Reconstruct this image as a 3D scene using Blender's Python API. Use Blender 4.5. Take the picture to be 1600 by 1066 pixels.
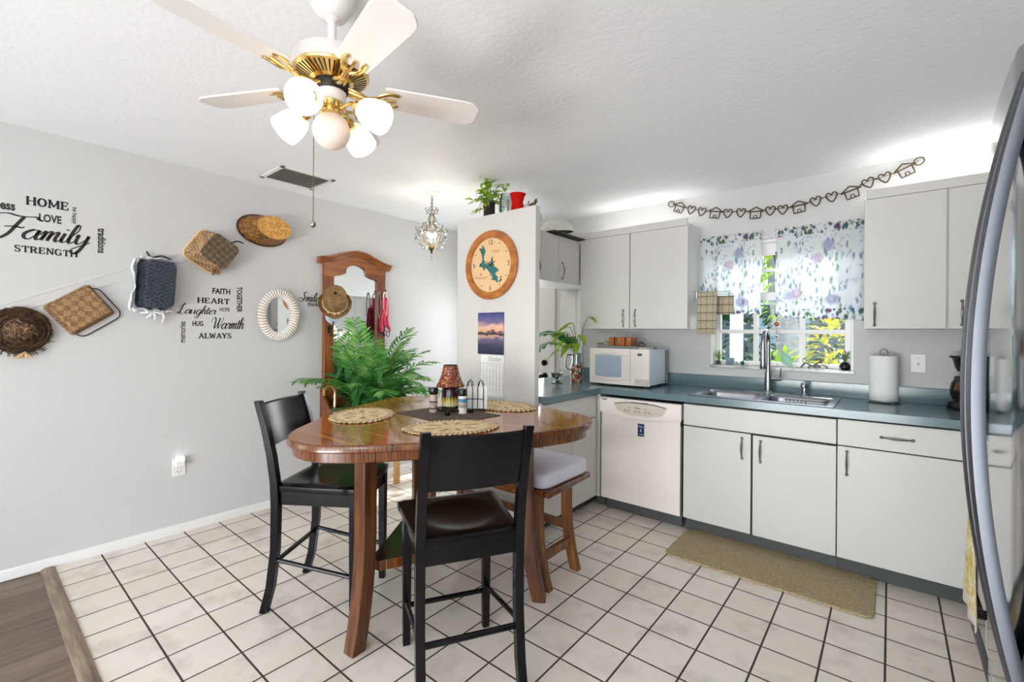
import bpy, math, random
from mathutils import Matrix, Vector
random.seed(7)
for o in list(bpy.data.objects): bpy.data.objects.remove(o)
SC = bpy.context.scene; COL = SC.collection
PI = math.pi
def R(d): return math.radians(d)
# ------------------------------------------------------------------ camera
cd = bpy.data.cameras.new('camera'); cam = bpy.data.objects.new('camera', cd); COL.objects.link(cam)
cd.sensor_width = 36; cd.sensor_fit = 'HORIZONTAL'; cd.lens = 716.0*36/1600; cd.shift_y = -0.0077
cd.clip_start = 0.02; cd.clip_end = 200
cam.matrix_world = Matrix.Translation((0,0,1.34)) @ Matrix.Rotation(R(39.54),4,'Z') @ Matrix.Rotation(R(90),4,'X') @ Matrix.Rotation(0.0073,4,'Z')
SC.camera = cam
# ------------------------------------------------------------------ light
vs = SC.view_settings
vs.view_transform = 'Standard'; vs.look = 'None'; vs.gamma = 1; vs.use_curve_mapping = False; vs.exposure = 0.70
w = bpy.data.worlds.new('sky'); SC.world = w; w.use_nodes = True
nt = w.node_tree; bg = nt.nodes['Background']
sk = nt.nodes.new('ShaderNodeTexSky'); sk.sky_type = 'NISHITA'; sk.sun_disc = False
sk.sun_elevation = R(47); sk.sun_rotation = R(10); sk.air_density = 1.0; sk.dust_density = 1.5
nt.links.new(sk.outputs[0], bg.inputs[0]); bg.inputs[1].default_value = 0.6
def sun(name, d, strength, angle, color):
    l = bpy.data.lights.new(name,'SUN'); l.energy = strength; l.angle = R(angle); l.color = color
    o = bpy.data.objects.new(name,l); COL.objects.link(o)
    o.rotation_euler = Vector(d).to_track_quat('-Z','Y').to_euler(); return o
sun('sun', (-0.08,-0.70,-0.71), 4.6, 0.6, (1,.96,.9))
def area(name, loc, d, sx, sy, power, color):
    l = bpy.data.lights.new(name,'AREA'); l.shape = 'RECTANGLE'; l.size = sx; l.size_y = sy; l.energy = power; l.color = color
    o = bpy.data.objects.new(name,l); COL.objects.link(o); o.location = loc
    o.rotation_euler = Vector(d).to_track_quat('-Z','Z').to_euler(); return o
# added area lamps standing in for daylight from the unseen living room
area('daylight_fill_rear', (-.5,-3.42,1.25), (0.10,1,-0.02), 2.3, 2.0, 20, (.96,.985,1))
area('ceiling_fill', (-.75,-3.40,.35), (0.1,1,.85), 2.6, .6, 112, (.97,.985,1))  # added low lamp aimed upward to brighten the ceiling
area('daylight_fill_side', (-3.55,-2.0,1.25), (1,0.15,0), 1.6, 1.8, 14, (.96,.985,1))
# two added fill lamps, then daylight at the entry
area('fill_right', (.93,-1.7,1.7), (-.22,1,.75), 1.5, 1.2, 34, (.97,.985,1))  # added fill lamp, no window here; lifts ceiling and kitchen
area('curtain_fill', (-.63,4.36,2.31), (0,-1,-.62), 1.5, .42, 11, (.95,.98,1))  # added lamp out of view under the eave, backlights the curtains
area('daylight_entry', (-3.0,3.66,1.35), (0.1,-1,-.1), .6, .9, 8, (.97,.98,1))
# light strips lying on top of the wall cabinets
area('strip_light_left', (-1.62,3.62,2.19), (0,0.1,1), .85, .10, .75, (1,.98,.95))
area('strip_light_right', (.42,3.62,2.19), (0,0.1,1), .9, .10, 1.5, (1,.98,.95))
# ------------------------------------------------------------------ materials
MT = {}
def lin(h):
    if isinstance(h,str):
        h = [int(h[i:i+2],16)/255 for i in (0,2,4)]
        return tuple(c/12.92 if c<=.04045 else ((c+.055)/1.055)**2.4 for c in h)+(1,)
    return tuple(h)[:3]+(1,)
class N:
    """small node helper"""
    def __init__(s, name):
        s.m = bpy.data.materials.new(name); s.m.use_nodes = True; s.t = s.m.node_tree; s.b = s.t.nodes['Principled BSDF']; MT[name] = s.m
    def n(s, typ, **k):
        x = s.t.nodes.new('ShaderNode'+typ)
        for a,v in k.items(): setattr(x,a,v)
        return x
    def l(s, a, b): s.t.links.new(a,b)
    def coord(s, scale=(1,1,1), rot=(0,0,0), loc=(0,0,0), out='Object'):
        c = s.n('TexCoord'); m = s.n('Mapping'); s.l(c.outputs[out], m.inputs[0])
        m.inputs[1].default_value = loc; m.inputs[2].default_value = rot; m.inputs[3].default_value = scale
        return m.outputs[0]
    def noise(s, co, scale=5, detail=3, rough=.5):
        x = s.n('TexNoise'); s.l(co,x.inputs['Vector']); x.inputs['Scale'].default_value = scale; x.inputs['Detail'].default_value = detail; x.inputs['Roughness'].default_value = rough
        return x.outputs['Fac']
    def ramp(s, f, stops, interp='LINEAR'):
        x = s.n('ValToRGB'); s.l(f,x.inputs[0]); e = x.color_ramp; e.interpolation = interp
        while len(e.elements) < len(stops): e.elements.new(.5)
        for i,(p,c) in enumerate(stops): e.elements[i].position = p; e.elements[i].color = lin(c)
        return x.outputs[0]
    def math(s, op, a, b=None):
        x = s.n('Math', operation=op)
        for i,v in enumerate((a,b)):
            if v is None: continue
            if isinstance(v,(int,float)): x.inputs[i].default_value = v
            else: s.l(v,x.inputs[i])
        return x.outputs[0]
    def mix(s, f, a, b, blend='MIX'):
        x = s.n('MixRGB', blend_type=blend)
        for i,v in enumerate((f,a,b)):
            if isinstance(v,(int,float)): x.inputs[i].default_value = v
            elif isinstance(v,(str,tuple)): x.inputs[i].default_value = lin(v)
            else: s.l(v,x.inputs[i])
        return x.outputs[0]
    def bump(s, h, strength=.2, dist=.01):
        x = s.n('Bump'); x.inputs['Strength'].default_value = strength; x.inputs['Distance'].default_value = dist
        s.l(h,x.inputs['Height']); s.l(x.outputs[0], s.b.inputs['Normal'])
    def set(s, color=None, rough=None, metal=None, **k):
        if color is not None:
            if isinstance(color,(str,tuple)): s.b.inputs['Base Color'].default_value = lin(color)
            else: s.l(color, s.b.inputs['Base Color'])
        if rough is not None:
            if isinstance(rough,(int,float)): s.b.inputs['Roughness'].default_value = rough
            else: s.l(rough, s.b.inputs['Roughness'])
        if metal is not None: s.b.inputs['Metallic'].default_value = metal
        for a,v in k.items(): s.b.inputs[a.replace('_',' ')].default_value = v
        return s.m
def plain(name, c, rough=.5, metal=0, vary=.0, vscale=8, bump=0, bscale=60, **k):
    s = N(name); co = s.coord()
    if vary:
        c0 = lin(c); d = tuple(max(0,x*(1-vary)) for x in c0[:3]); e = tuple(min(1,x*(1+vary)) for x in c0[:3])
        s.set(s.ramp(s.noise(co,vscale,4),[(.3,d),(.7,e)]), rough, metal, **k)
    else: s.set(c, rough, metal, **k)
    if bump: s.bump(s.noise(co,bscale,3), bump, .004)
    return s.m
def wood(name, stops, scale=(6,60,6), rough=.35, coat=0, wob=1.0, bump=.05):
    s = N(name); co = s.coord(scale=scale)
    f = s.noise(co, wob, 6, .62)
    s.set(s.ramp(f,stops), rough)
    if coat: s.b.inputs['Coat Weight'].default_value = coat; s.b.inputs['Coat Roughness'].default_value = .06
    if bump: s.bump(f, bump, .003)
    return s.m
def stripes(name, stops, scale, rough=.3, coat=0):
    return wood(name, stops, scale, rough, coat, 1.0, 0)
def weave(name, c1, c2, scale, rough=.7, bump=.6, rot=(0,0,0)):
    s = N(name); co = s.coord(scale=scale if isinstance(scale,tuple) else (scale,)*3, rot=rot)
    ck = s.n('TexChecker'); s.l(co, ck.inputs[0]); ck.inputs['Scale'].default_value = 1; ck.inputs[1].default_value = lin(c1); ck.inputs[2].default_value = lin(c2)
    nz = s.noise(s.coord(), 90, 3)
    s.set(s.mix(.55, ck.outputs[0], s.ramp(nz,[(.3,c1),(.7,c2)])), rough); s.bump(s.math('ADD',ck.outputs[1],nz), bump, .006)
    return s.m
# walls and ceiling: orange-peel plaster
def plaster(name, c, scale=140, strength=.25):
    s = N(name); co = s.coord(); s.set(c, .55, Specular_IOR_Level=.25)
    s.bump(s.math('ADD', s.noise(co,scale,2), s.noise(co,scale*.35,3)), strength, .004); return s.m
plaster('wall_paint', 'CAC9C8', 130, .3)
plaster('ceiling_paint', 'F2F3F5', 45, .36)
plain('trim_white','E6E4E1',.35); plain('cabinet_paint','D0CDC8',.42,vary=.015,vscale=3); plain('cabinet_side','E4E3E1',.42)
plain('shadow_gap','2A2825',.8); plain('toe_kick','484A49',.55,vary=.06)
# floor tile
s = N('floor_tile'); co = s.coord(loc=(1.0428,-1.7964,0)); br = s.n('TexBrick'); s.l(co,br.inputs[0])
br.offset = 0; br.squash = 1; br.inputs['Scale'].default_value = 1; br.inputs['Brick Width'].default_value = .2068; br.inputs['Row Height'].default_value = .2068
br.inputs['Mortar Size'].default_value = .0042; br.inputs['Mortar Smooth'].default_value = .1; br.inputs['Bias'].default_value = 0
br.inputs[1].default_value = lin('F0E6DB'); br.inputs[2].default_value = lin('E8DDD0'); br.inputs[3].default_value = lin('3C332B')
cl = s.ramp(s.noise(s.coord(),4.5,5,.6),[(.3,'B9B2AA'),(.5,'FFFFFF'),(.75,'F4EDE6')])
s.set(s.mix(.40,br.outputs[0],cl,'MULTIPLY'), s.math('ADD', s.math('MULTIPLY',br.outputs['Fac'],.5), s.math('ADD',.17,s.math('MULTIPLY',s.noise(s.coord(),9,3),.12))))
s.bump(s.math('ADD', s.math('SUBTRACT',1,br.outputs['Fac']), s.math('MULTIPLY',s.noise(s.coord(),14,3),.12)), .35, .003)
# plank floor
s = N('floor_plank'); co = s.coord(rot=(0,0,R(90))); br = s.n('TexBrick'); s.l(co,br.inputs[0])
br.offset = .37; br.inputs['Scale'].default_value = 1; br.inputs['Brick Width'].default_value = 1.2; br.inputs['Row Height'].default_value = .17; br.inputs['Mortar Size'].default_value = .0012
br.inputs[1].default_value = lin('8E7C6E'); br.inputs[2].default_value = lin('7A695D'); br.inputs[3].default_value = lin('40352E')
g = s.ramp(s.noise(s.coord(scale=(34,2.2,1)),1,7,.65),[(.3,'6A5C52'),(.5,'C9BDB2'),(.72,'F5EEE6')])
s.set(s.mix(.75,br.outputs[0],g,'MULTIPLY'), .4)
wood('threshold_wood',[(.3,'5E4E42'),(.5,'86735F'),(.7,'A08C78')],(5,60,20),.45)
# woods
ZB = [(.30,'180A04'),(.42,'4E260C'),(.50,'7E4616'),(.56,'3A1A08'),(.64,'6A3810'),(.76,'B07A32')]
stripes('table_edge', ZB, (75,75,1.2), .25, .25)
s = N('table_top'); f = s.noise(s.coord(scale=(2.0,42,1),rot=(0,0,R(30))),1,6,.6)
s.set(s.ramp(f,[(.28,'5A2808'),(.45,'8E4812'),(.58,'A8601E'),(.75,'CC8434')]),.10, Coat_Weight=.25, Coat_Roughness=.03)
wood('table_leg',[(.3,'2E1606'),(.5,'522A0C'),(.72,'76461A')],(40,40,2.5),.32,.1)
wood('dark_shelf',[(.3,'1E120C'),(.6,'38241A'),(.8,'4A3224')],(30,6,6),.2,.5)
wood('bench_wood',[(.3,'4A260C'),(.5,'744218'),(.72,'94602A')],(40,40,3),.3,.2)
wood('oak',[(.28,'4E2510'),(.5,'7C421C'),(.72,'9A5B2B')],(30,30,2),.38,.2)
wood('oak_cross',[(.28,'5A2C12'),(.5,'8A4C20'),(.72,'A5652F')],(30,2.5,30),.38,.2)
wood('light_wood',[(.3,'9C6A3C'),(.6,'C4945E'),(.8,'D6AC78')],(30,30,3),.4)
wood('clock_wood',[(.3,'8A4A1A'),(.5,'B0692A'),(.72,'C8843C')],(8,8,22),.3,.4)
wood('block_wood',[(.3,'6E3414'),(.5,'A05A22'),(.72,'C07A34')],(30,30,4),.35,.2)
wood('black_wood',[(.3,'060607'),(.6,'0C0A0D'),(.8,'150F10')],(25,25,4),.22,.0,bump=.02); MT['black_wood'].node_tree.nodes['Principled BSDF'].inputs['Specular IOR Level'].default_value=.28
wood('cane_wood',[(.3,'8A5420'),(.6,'B87A34'),(.8,'CC9248')],(20,20,20),.3,.5)
# countertop
plain('countertop','5E777C',.22,vary=.10,vscale=160,Specular_IOR_Level=.6)
# metals and plastics
plain('chrome','B8BABE',.15,1); plain('pewter','8C8A86',.3,1,vary=.25,vscale=60); plain('brass','E6C884',.2,1)
s = N('stainless'); s.set(s.ramp(s.noise(s.coord(scale=(4,4,220)),1,3),[(.3,'94969A'),(.7,'AAACB0')]),.26,1)
plain('handle_steel','66686F',.46,1); s = N('fridge_door'); s.set('A0A2A6',.10,1)
plain('bronze','2A241E',.35,.8,vary=.2,vscale=40); plain('black_metal','141414',.4,.6); plain('gold_wire','6E5A30',.35,.7)
plain('black_plastic','0E0E10',.28); plain('white_plastic','E8E6E2',.3); plain('bisque','F0E6DE',.3); plain('bisque_dark','CFC5B8',.35)
plain('white_enamel','ECEBE8',.15); plain('fan_white','EFEAE6',.35); plain('fan_motor','D9D0CE',.3); plain('dark_iron','2A2420',.4,.5)
plain('navy','14285A',.4); plain('ink','231F1E',.6); plain('white_ink','DDE6F2',.6); plain('grey_ink','8A8782',.6)
plain('mw_side','D6DEEA',.35)
def glass(name, c, rough=.0, alpha=.25, spec=.5):
    s = N(name); g = s.n('BsdfGlossy'); g.inputs[1].default_value = rough; t = s.n('BsdfTransparent'); t.inputs[0].default_value = lin(c)
    m = s.n('MixShader'); fr = s.n('Fresnel'); fr.inputs[0].default_value = 1.35
    s.l(s.math('ADD',s.math('MULTIPLY',fr.outputs[0],spec),alpha*.1),m.inputs[0]); s.l(t.outputs[0],m.inputs[1]); s.l(g.outputs[0],m.inputs[2])
    out = [x for x in s.t.nodes if x.type=='OUTPUT_MATERIAL'][0]; s.l(m.outputs[0],out.inputs[0]); return s.m
glass('window_glass','FBFDFC',0,.1); glass('clear_glass','EAF0F0',.02,.5,.9); glass('green_glass','A8D8C0',.02,.6,.9); glass('amber_glass','E0B888',.02,.5,.9); glass('teal_glass','6FB8B8',.03,.6,.9)
def translucent(name, c, f=.5, rough=.6, emis=0):
    s = N(name); d = s.n('BsdfDiffuse'); t = s.n('BsdfTranslucent'); m = s.n('MixShader'); m.inputs[0].default_value = f
    if isinstance(c,str): d.inputs[0].default_value = lin(c); t.inputs[0].default_value = lin(c)
    s.l(d.outputs[0],m.inputs[1]); s.l(t.outputs[0],m.inputs[2]); out = [x for x in s.t.nodes if x.type=='OUTPUT_MATERIAL'][0]
    s.l(m.outputs[0],out.inputs[0]); s.d = d; s.tr = t; return s
translucent('frosted_glass','FFF8EE',.5); translucent('globe_glass','FBEFE6',.3)
def leafmat(name, stops, f=.35, sc=6):
    s = translucent(name, None, f); c = s.ramp(s.noise(s.coord(),sc,3),stops); s.l(c,s.d.inputs[0]); s.l(c,s.tr.inputs[0])
    g = s.n('BsdfGlossy'); g.inputs[1].default_value = .3; m2 = s.n('MixShader'); m2.inputs[0].default_value = .06
    out = [x for x in s.t.nodes if x.type=='OUTPUT_MATERIAL'][0]; old = out.inputs[0].links[0].from_socket
    s.l(old,m2.inputs[1]); s.l(g.outputs[0],m2.inputs[2]); s.l(m2.outputs[0],out.inputs[0]); return s.m
leafmat('palm_leaf',[(.3,'3A7838'),(.5,'62A452'),(.7,'A8CE78')],.45,9); leafmat('broad_leaf',[(.3,'225C2C'),(.55,'468C46'),(.75,'80B85E')],.4,12)
leafmat('lime_leaf',[(.3,'7FA82A'),(.55,'A8C83A'),(.75,'D6E27A')],.5); leafmat('yellow_leaf',[(.3,'5E8A20'),(.45,'B8B828'),(.6,'E0C82C'),(.78,'D8A43A')],.45,14)
leafmat('fern_leaf',[(.3,'2E6A3A'),(.6,'4E9A4E'),(.8,'7AB868')],.4); leafmat('hedge_leaf',[(.3,'1C3A22'),(.55,'34582E'),(.75,'5E7E4A')],.3,3)
leafmat('silver_leaf',[(.3,'5E7E74'),(.7,'9AB8AC')],.3)
plain('stem_green','5E7A32',.6); plain('stem_brown','5A4430',.7); plain('soil','2A1E16',.9,vary=.3,vscale=60)
# emitters
def emit(name, c, st):
    s = N(name); s.set('000000',.5); s.b.inputs['Emission Color'].default_value = lin(c); s.b.inputs['Emission Strength'].default_value = st; return s.m
emit('bulb_glow','FFEFD8',2.6); emit('chandelier_glow','FFE2B4',7); emit('night_glow','FFFFFF',1.6); emit('lcd','6E7A3A',.25)
# ------------------------------------------------------------------ mesh helpers
class MB:
    def __init__(s, o=(0,0,0)): s.v=[]; s.f=[]; s.mi=[]; s.o=Vector(o); s.M=None; s.k=0
    def add(s, vs, fs):
        b=len(s.v)
        for p in vs:
            p=Vector(p)
            if s.M is not None: p=s.M@p
            s.v.append(p-s.o)
        for f in fs: s.f.append([b+i for i in f]); s.mi.append(s.k)
        return s
    def box(s,x0,x1,y0,y1,z0,z1):
        vs=[(x,y,z) for x in (x0,x1) for y in (y0,y1) for z in (z0,z1)]
        return s.add(vs,[(0,1,3,2),(4,6,7,5),(0,4,5,1),(2,3,7,6),(0,2,6,4),(1,5,7,3)])
    def cbox(s,c,d): return s.box(c[0]-d[0]/2,c[0]+d[0]/2,c[1]-d[1]/2,c[1]+d[1]/2,c[2]-d[2]/2,c[2]+d[2]/2)
    def loft(s,rings,cap=True,closed=True):
        n=len(rings[0]); vs=[p for r in rings for p in r]; fs=[]
        for i in range(len(rings)-1):
            for j in range(n if closed else n-1):
                k=(j+1)%n; fs.append((i*n+j,i*n+k,(i+1)*n+k,(i+1)*n+j))
        if cap and closed: fs.append(tuple(range(n-1,-1,-1))); fs.append(tuple((len(rings)-1)*n+j for j in range(n)))
        return s.add(vs,fs)
    def lathe(s,prof,n=24,c=(0,0,0),cap=False,sx=1,sy=1):
        return s.loft([[(c[0]+r*sx*math.cos(2*PI*j/n),c[1]+r*sy*math.sin(2*PI*j/n),c[2]+z) for j in range(n)] for r,z in prof],cap)
    def tube(s,path,r,n=8,closed=False,flat=None):
        P=[Vector(p) for p in path]; m=len(P); rings=[]; up=None
        for i,p in enumerate(P):
            a=P[(i-1)%m] if (closed or i>0) else P[i]; b=P[(i+1)%m] if (closed or i<m-1) else P[i]
            t=(b-a).normalized() if (b-a).length>1e-9 else Vector((0,0,1))
            if up is None: up=Vector((0,0,1)) if abs(t.z)<.9 else Vector((1,0,0))
            u=t.cross(up); u=u.normalized() if u.length>1e-6 else t.orthogonal().normalized()
            vv=u.cross(t).normalized(); up=vv
            rr=r[i] if isinstance(r,(list,tuple)) else r
            fl=flat if flat else 1
            rings.append([p+u*rr*math.cos(2*PI*j/n)+vv*rr*fl*math.sin(2*PI*j/n) for j in range(n)])
        if closed: rings.append(rings[0]); return s.loft(rings,False)
        return s.loft(rings,True)
    def cyl(s,a,b,r,r2=None,n=16): return s.tube([a,b],[r,r if r2 is None else r2],n)
    def sphere(s,c,r,n=16,m=10,sc=(1,1,1)):
        return s.loft([[(c[0]+r*sc[0]*math.sin(PI*i/m)*math.cos(2*PI*j/n),c[1]+r*sc[1]*math.sin(PI*i/m)*math.sin(2*PI*j/n),c[2]+r*sc[2]*math.cos(PI*i/m)) for j in range(n)] for i in range(m+1)],False)
    def prism(s,out,z0,z1):
        n=len(out); vs=[(x,y,z0) for x,y in out]+[(x,y,z1) for x,y in out]
        return s.add(vs,[tuple(range(n-1,-1,-1)),tuple(range(n,2*n))]+[(j,(j+1)%n,n+(j+1)%n,n+j) for j in range(n)])
    def grid(s,fn,nu,nv):
        vs=[fn(i/nu,j/nv) for i in range(nu+1) for j in range(nv+1)]
        return s.add(vs,[(i*(nv+1)+j,(i+1)*(nv+1)+j,(i+1)*(nv+1)+j+1,i*(nv+1)+j+1) for i in range(nu) for j in range(nv)])
    def leaf(s,p,d,up,L,W,curl=.2,n=5,tip=1.6,fold=.15):
        d=Vector(d).normalized(); u=d.cross(Vector(up)); u=u.normalized() if u.length>1e-6 else d.orthogonal().normalized(); nn=u.cross(d); p=Vector(p)
        vs=[]
        for i in range(n+1):
            t=i/n; wd=W*.5*math.sin(PI*min(1,t**(1/tip)*.97+.03)) if t<1 else 0.0
            c=p+d*L*t-nn*curl*L*t*t
            vs+= [c-u*wd+nn*wd*fold*2, c, c+u*wd+nn*wd*fold*2]
        fs=[]
        for i in range(n):
            a=3*i; fs+=[(a,a+1,a+4,a+3),(a+1,a+2,a+5,a+4)]
        return s.add(vs,fs)
def obj(name, mb, mat, parent=None, bevel=0, sub=0, ang=35, solid=0, label=None):
    me=bpy.data.meshes.new(name); me.from_pydata([tuple(v) for v in mb.v],[],mb.f)
    mats=mat if isinstance(mat,(list,tuple)) else [mat]
    for m in mats: me.materials.append(MT[m])
    if len(mats)>1: me.polygons.foreach_set('material_index',mb.mi)
    me.validate(); me.update(); me.shade_smooth(); me.set_sharp_from_angle(angle=R(ang))
    o=bpy.data.objects.new(name,me); COL.objects.link(o)
    if parent is not None: o.parent=parent
    if solid:
        m=o.modifiers.new('s','SOLIDIFY'); m.thickness=solid; m.offset=0
    if bevel:
        m=o.modifiers.new('b','BEVEL'); m.width=bevel; m.segments=2; m.limit_method='ANGLE'; m.angle_limit=R(40)
    if sub:
        m=o.modifiers.new('u','SUBSURF'); m.levels=sub; m.render_levels=sub
    if label: o['label']=label
    return o
def tag(o,label,cat,group=None,kind=None):
    o['label']=label; o['category']=cat
    if group: o['group']=group
    if kind: o['kind']=kind
    return o
def thing(name,label,cat,loc=(0,0,0),rz=0,group=None):
    o=bpy.data.objects.new(name,None); COL.objects.link(o); o.location=loc; o.rotation_euler=(0,0,rz); o.empty_display_size=.05
    return tag(o,label,cat,group)
def struct(name,mb,mat,parent=None,**k):
    o=obj(name,mb,mat,parent,**k)
    if parent is None: o['kind']='structure'
    return o
def copy_tree(o,parent=None):
    c=o.copy(); COL.objects.link(c)
    if parent is not None: c.parent=parent
    for ch in o.children: copy_tree(ch,c)
    return c
def lamp(name,loc,power,color,r=.03,parent=None):
    l=bpy.data.lights.new(name,'POINT'); l.energy=power; l.color=color; l.shadow_soft_size=r
    o=bpy.data.objects.new(name,l); COL.objects.link(o); o.location=loc
    if parent is not None: o.parent=parent
    return o
def text_mb(txt, mb, M, width=None, height=None, depth=.0008, bold=0.0, shear=0.0):
    """flat lettering from the built-in font, fitted in a box of width x height, mapped by M (x right, y up, z out)"""
    cu=bpy.data.curves.new('t','FONT'); cu.body=txt; cu.size=1; cu.offset=bold; cu.shear=shear; cu.resolution_u=3
    o=bpy.data.objects.new('t',cu); COL.objects.link(o)
    dg=bpy.context.evaluated_depsgraph_get(); dg.update(); me=bpy.data.meshes.new_from_object(o.evaluated_get(dg))
    vs=[v.co.copy() for v in me.vertices]; fs=[tuple(p.vertices) for p in me.polygons]
    bpy.data.objects.remove(o); bpy.data.curves.remove(cu); bpy.data.meshes.remove(me)
    if not vs: return mb
    x0=min(v.x for v in vs); x1=max(v.x for v in vs); y0=min(v.y for v in vs); y1=max(v.y for v in vs)
    sy=height/(y1-y0) if height else None; sx=width/(x1-x0) if width else sy
    if sy is None: sy=sx
    return mb.add([M@Vector(((v.x-x0)*sx,(v.y-y0)*sy,depth)) for v in vs],fs)
def frame(o,x,y):
    """matrix taking local x,y (right, up) on a surface to world"""
    x=Vector(x).normalized(); y=Vector(y).normalized(); z=x.cross(y)
    return Matrix(((x.x,y.x,z.x,o[0]),(x.y,y.y,z.y,o[1]),(x.z,y.z,z.z,o[2]),(0,0,0,1)))
def catmull(pts,k=8,closed=False):
    P=[Vector(p) for p in pts]; n=len(P); out=[]
    for i in range(n if closed else n-1):
        if closed: a,b,c,d=P[(i-1)%n],P[i],P[(i+1)%n],P[(i+2)%n]
        else: a,b,c,d=P[max(0,i-1)],P[i],P[i+1],P[min(n-1,i+2)]
        for j in range(k):
            t=j/k; out.append(.5*((2*b)+(c-a)*t+(2*a-5*b+4*c-d)*t*t+(3*b-a-3*c+d)*t**3))
    if not closed: out.append(P[-1])
    return out
def rrect(w,h,r,n=5):
    out=[]
    for cx,cy,a in ((w/2-r,h/2-r,0),(-w/2+r,h/2-r,90),(-w/2+r,-h/2+r,180),(w/2-r,-h/2+r,270)):
        for i in range(n+1):
            t=R(a+90*i/n); out.append((cx+r*math.cos(t),cy+r*math.sin(t)))
    return out
# ------------------------------------------------------------------ setting
LX, KY, RX, BY, CZ = -3.638, 3.761, .985, -3.5, 2.442
mb=MB(); mb.box(LX-.12,RX+.12,.348,KY+.12,-.06,0); struct('floor',mb,'floor_tile')
mb=MB(); mb.box(LX-.12,RX+.12,BY-.12,.348,-.06,-.004); struct('floor.001',mb,'floor_plank')
mb=MB(); mb.loft([[(LX+.006,.345+y,z) for y,z in ((-.045,-.004),(-.043,.006),(-.028,.012),(.0,.012),(.012,.008),(.014,.0))],[(RX,.345+y,z) for y,z in ((-.045,-.004),(-.043,.006),(-.028,.012),(.0,.012),(.012,.008),(.014,.0))]]); struct('trim_1',mb,'threshold_wood')
mb=MB(); mb.box(LX-.12,RX+.12,BY-.12,KY+.12,CZ,CZ+.1); struct('ceiling',mb,'ceiling_paint')
mb=MB(); mb.box(LX-.12,LX,BY-.12,-2.9,0,CZ); mb.box(LX-.12,LX,-1.1,KY+.12,0,CZ); mb.box(LX-.12,LX,-2.9,-1.1,2.1,CZ); mb.box(LX-.12,LX,-2.9,-1.1,0,.3); struct('wall_left',mb,'wall_paint')
mb=MB(); mb.box(RX,RX+.12,BY-.12,KY+.12,0,CZ); struct('wall_right',mb,'wall_paint')
mb=MB(); mb.box(LX-.12,-2.1,BY-.12,BY,0,CZ); mb.box(.7,RX+.12,BY-.12,BY,0,CZ); mb.box(-2.1,.7,BY-.12,BY,2.15,CZ); struct('wall_rear',mb,'wall_paint')
# kitchen wall with the window and the front-door opening
WX0,WX1,WZ0,WZ1=-1.083,-.183,1.107,2.035; DX0,DX1=-3.52,-2.28
mb=MB(); mb.box(LX-.12,DX0,KY,KY+.12,0,CZ); mb.box(DX1,WX0,KY,KY+.12,0,CZ); mb.box(WX1,RX+.12,KY,KY+.12,0,CZ)
mb.box(DX0,DX1,KY,KY+.12,2.05,CZ); mb.box(WX0,WX1,KY,KY+.12,0,WZ0-.02); mb.box(WX0,WX1,KY,KY+.12,WZ1,CZ); struct('wall_kitchen',mb,'wall_paint')
def skirting(p,q,nrm):
    p=Vector(p+(0,)); q=Vector(q+(0,)); n=Vector(nrm+(0,)); pr=((0,0),(.013,0),(.013,.030),(.010,.036),(.0085,.048),(.004,.055),(0,.057))
    return MB().loft([[p+n*a+Vector((0,0,b)) for a,b in pr],[q+n*a+Vector((0,0,b)) for a,b in pr]])
struct('baseboard_left',skirting((LX,BY),(LX,KY),(1,0)),'trim_white'); struct('baseboard_rear',skirting((LX,BY),(-2.1,BY),(0,1)),'trim_white')
# faint sloping seam on the left wall where a rail was once filled
mb=MB()
p0=Vector((LX,.14,1.465)); p1=Vector((LX,1.72,2.235)); d=(p1-p0).normalized(); n=Vector((0,-d.z,d.y))
for a,b in ((0,.010),(-.055,.004)):
    q0=p0+n*a; q1=p1+n*a; mb.loft([[q+n*.5*b*0+Vector((h,0,0))+n*k for h,k in ((-.001,-.012),(.0022,-.004),(.0022,.004),(-.001,.012))] for q in (q0,q1)])
struct('trim_2',mb,'wall_paint')
# front door, its frame and the panelled side light
mb=MB(); 
for x0,x1,z0,z1 in ((-3.585,-3.505,0,2.09),(-2.60,-2.548,0,2.09),(-3.585,-2.20,2.03,2.10),(-2.30,-2.235,0,2.09)): mb.box(x0,x1,KY-.018,KY+.12,z0,z1)
struct('trim_3',mb,'trim_white',bevel=.004)
mb=MB(); mb.box(-2.548,-2.30,KY+.02,KY+.06,0,2.03)
for z0,z1 in ((.15,.85),(.98,1.79)):
    mb.tube([(-2.522,KY+.018,z0),(-2.33,KY+.018,z0),(-2.33,KY+.018,z1),(-2.522,KY+.018,z1)],.008,6,closed=True)
struct('trim_4',mb,'trim_white')
mb=MB(); gx0,gx1,gz0,gz1=-3.40,-2.82,.75,1.86
mb.box(-3.505,gx0,KY+.01,KY+.055,.005,2.03); mb.box(gx1,-2.60,KY+.01,KY+.055,.005,2.03); mb.box(gx0,gx1,KY+.01,KY+.055,.005,gz0); mb.box(gx0,gx1,KY+.01,KY+.055,gz1,2.03)
for x0,x1,z0,z1 in ((-3.42,-2.80,.73,.76),(-3.42,-2.80,1.85,1.88),(-3.42,-3.39,.73,1.88),(-2.83,-2.80,.73,1.88)): mb.box(x0,x1,KY+.0,KY+.02,z0,z1)
mb.tube([(-3.42,KY+.008,.18),(-2.68,KY+.008,.18),(-2.68,KY+.008,.62),(-3.42,KY+.008,.62)],.008,6,closed=True)
d1=struct('door_1',mb,'trim_white')
mb=MB(); mb.box(gx0,gx1,KY+.03,KY+.034,gz0,gz1); obj('pane',mb,'window_glass',d1)
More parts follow.
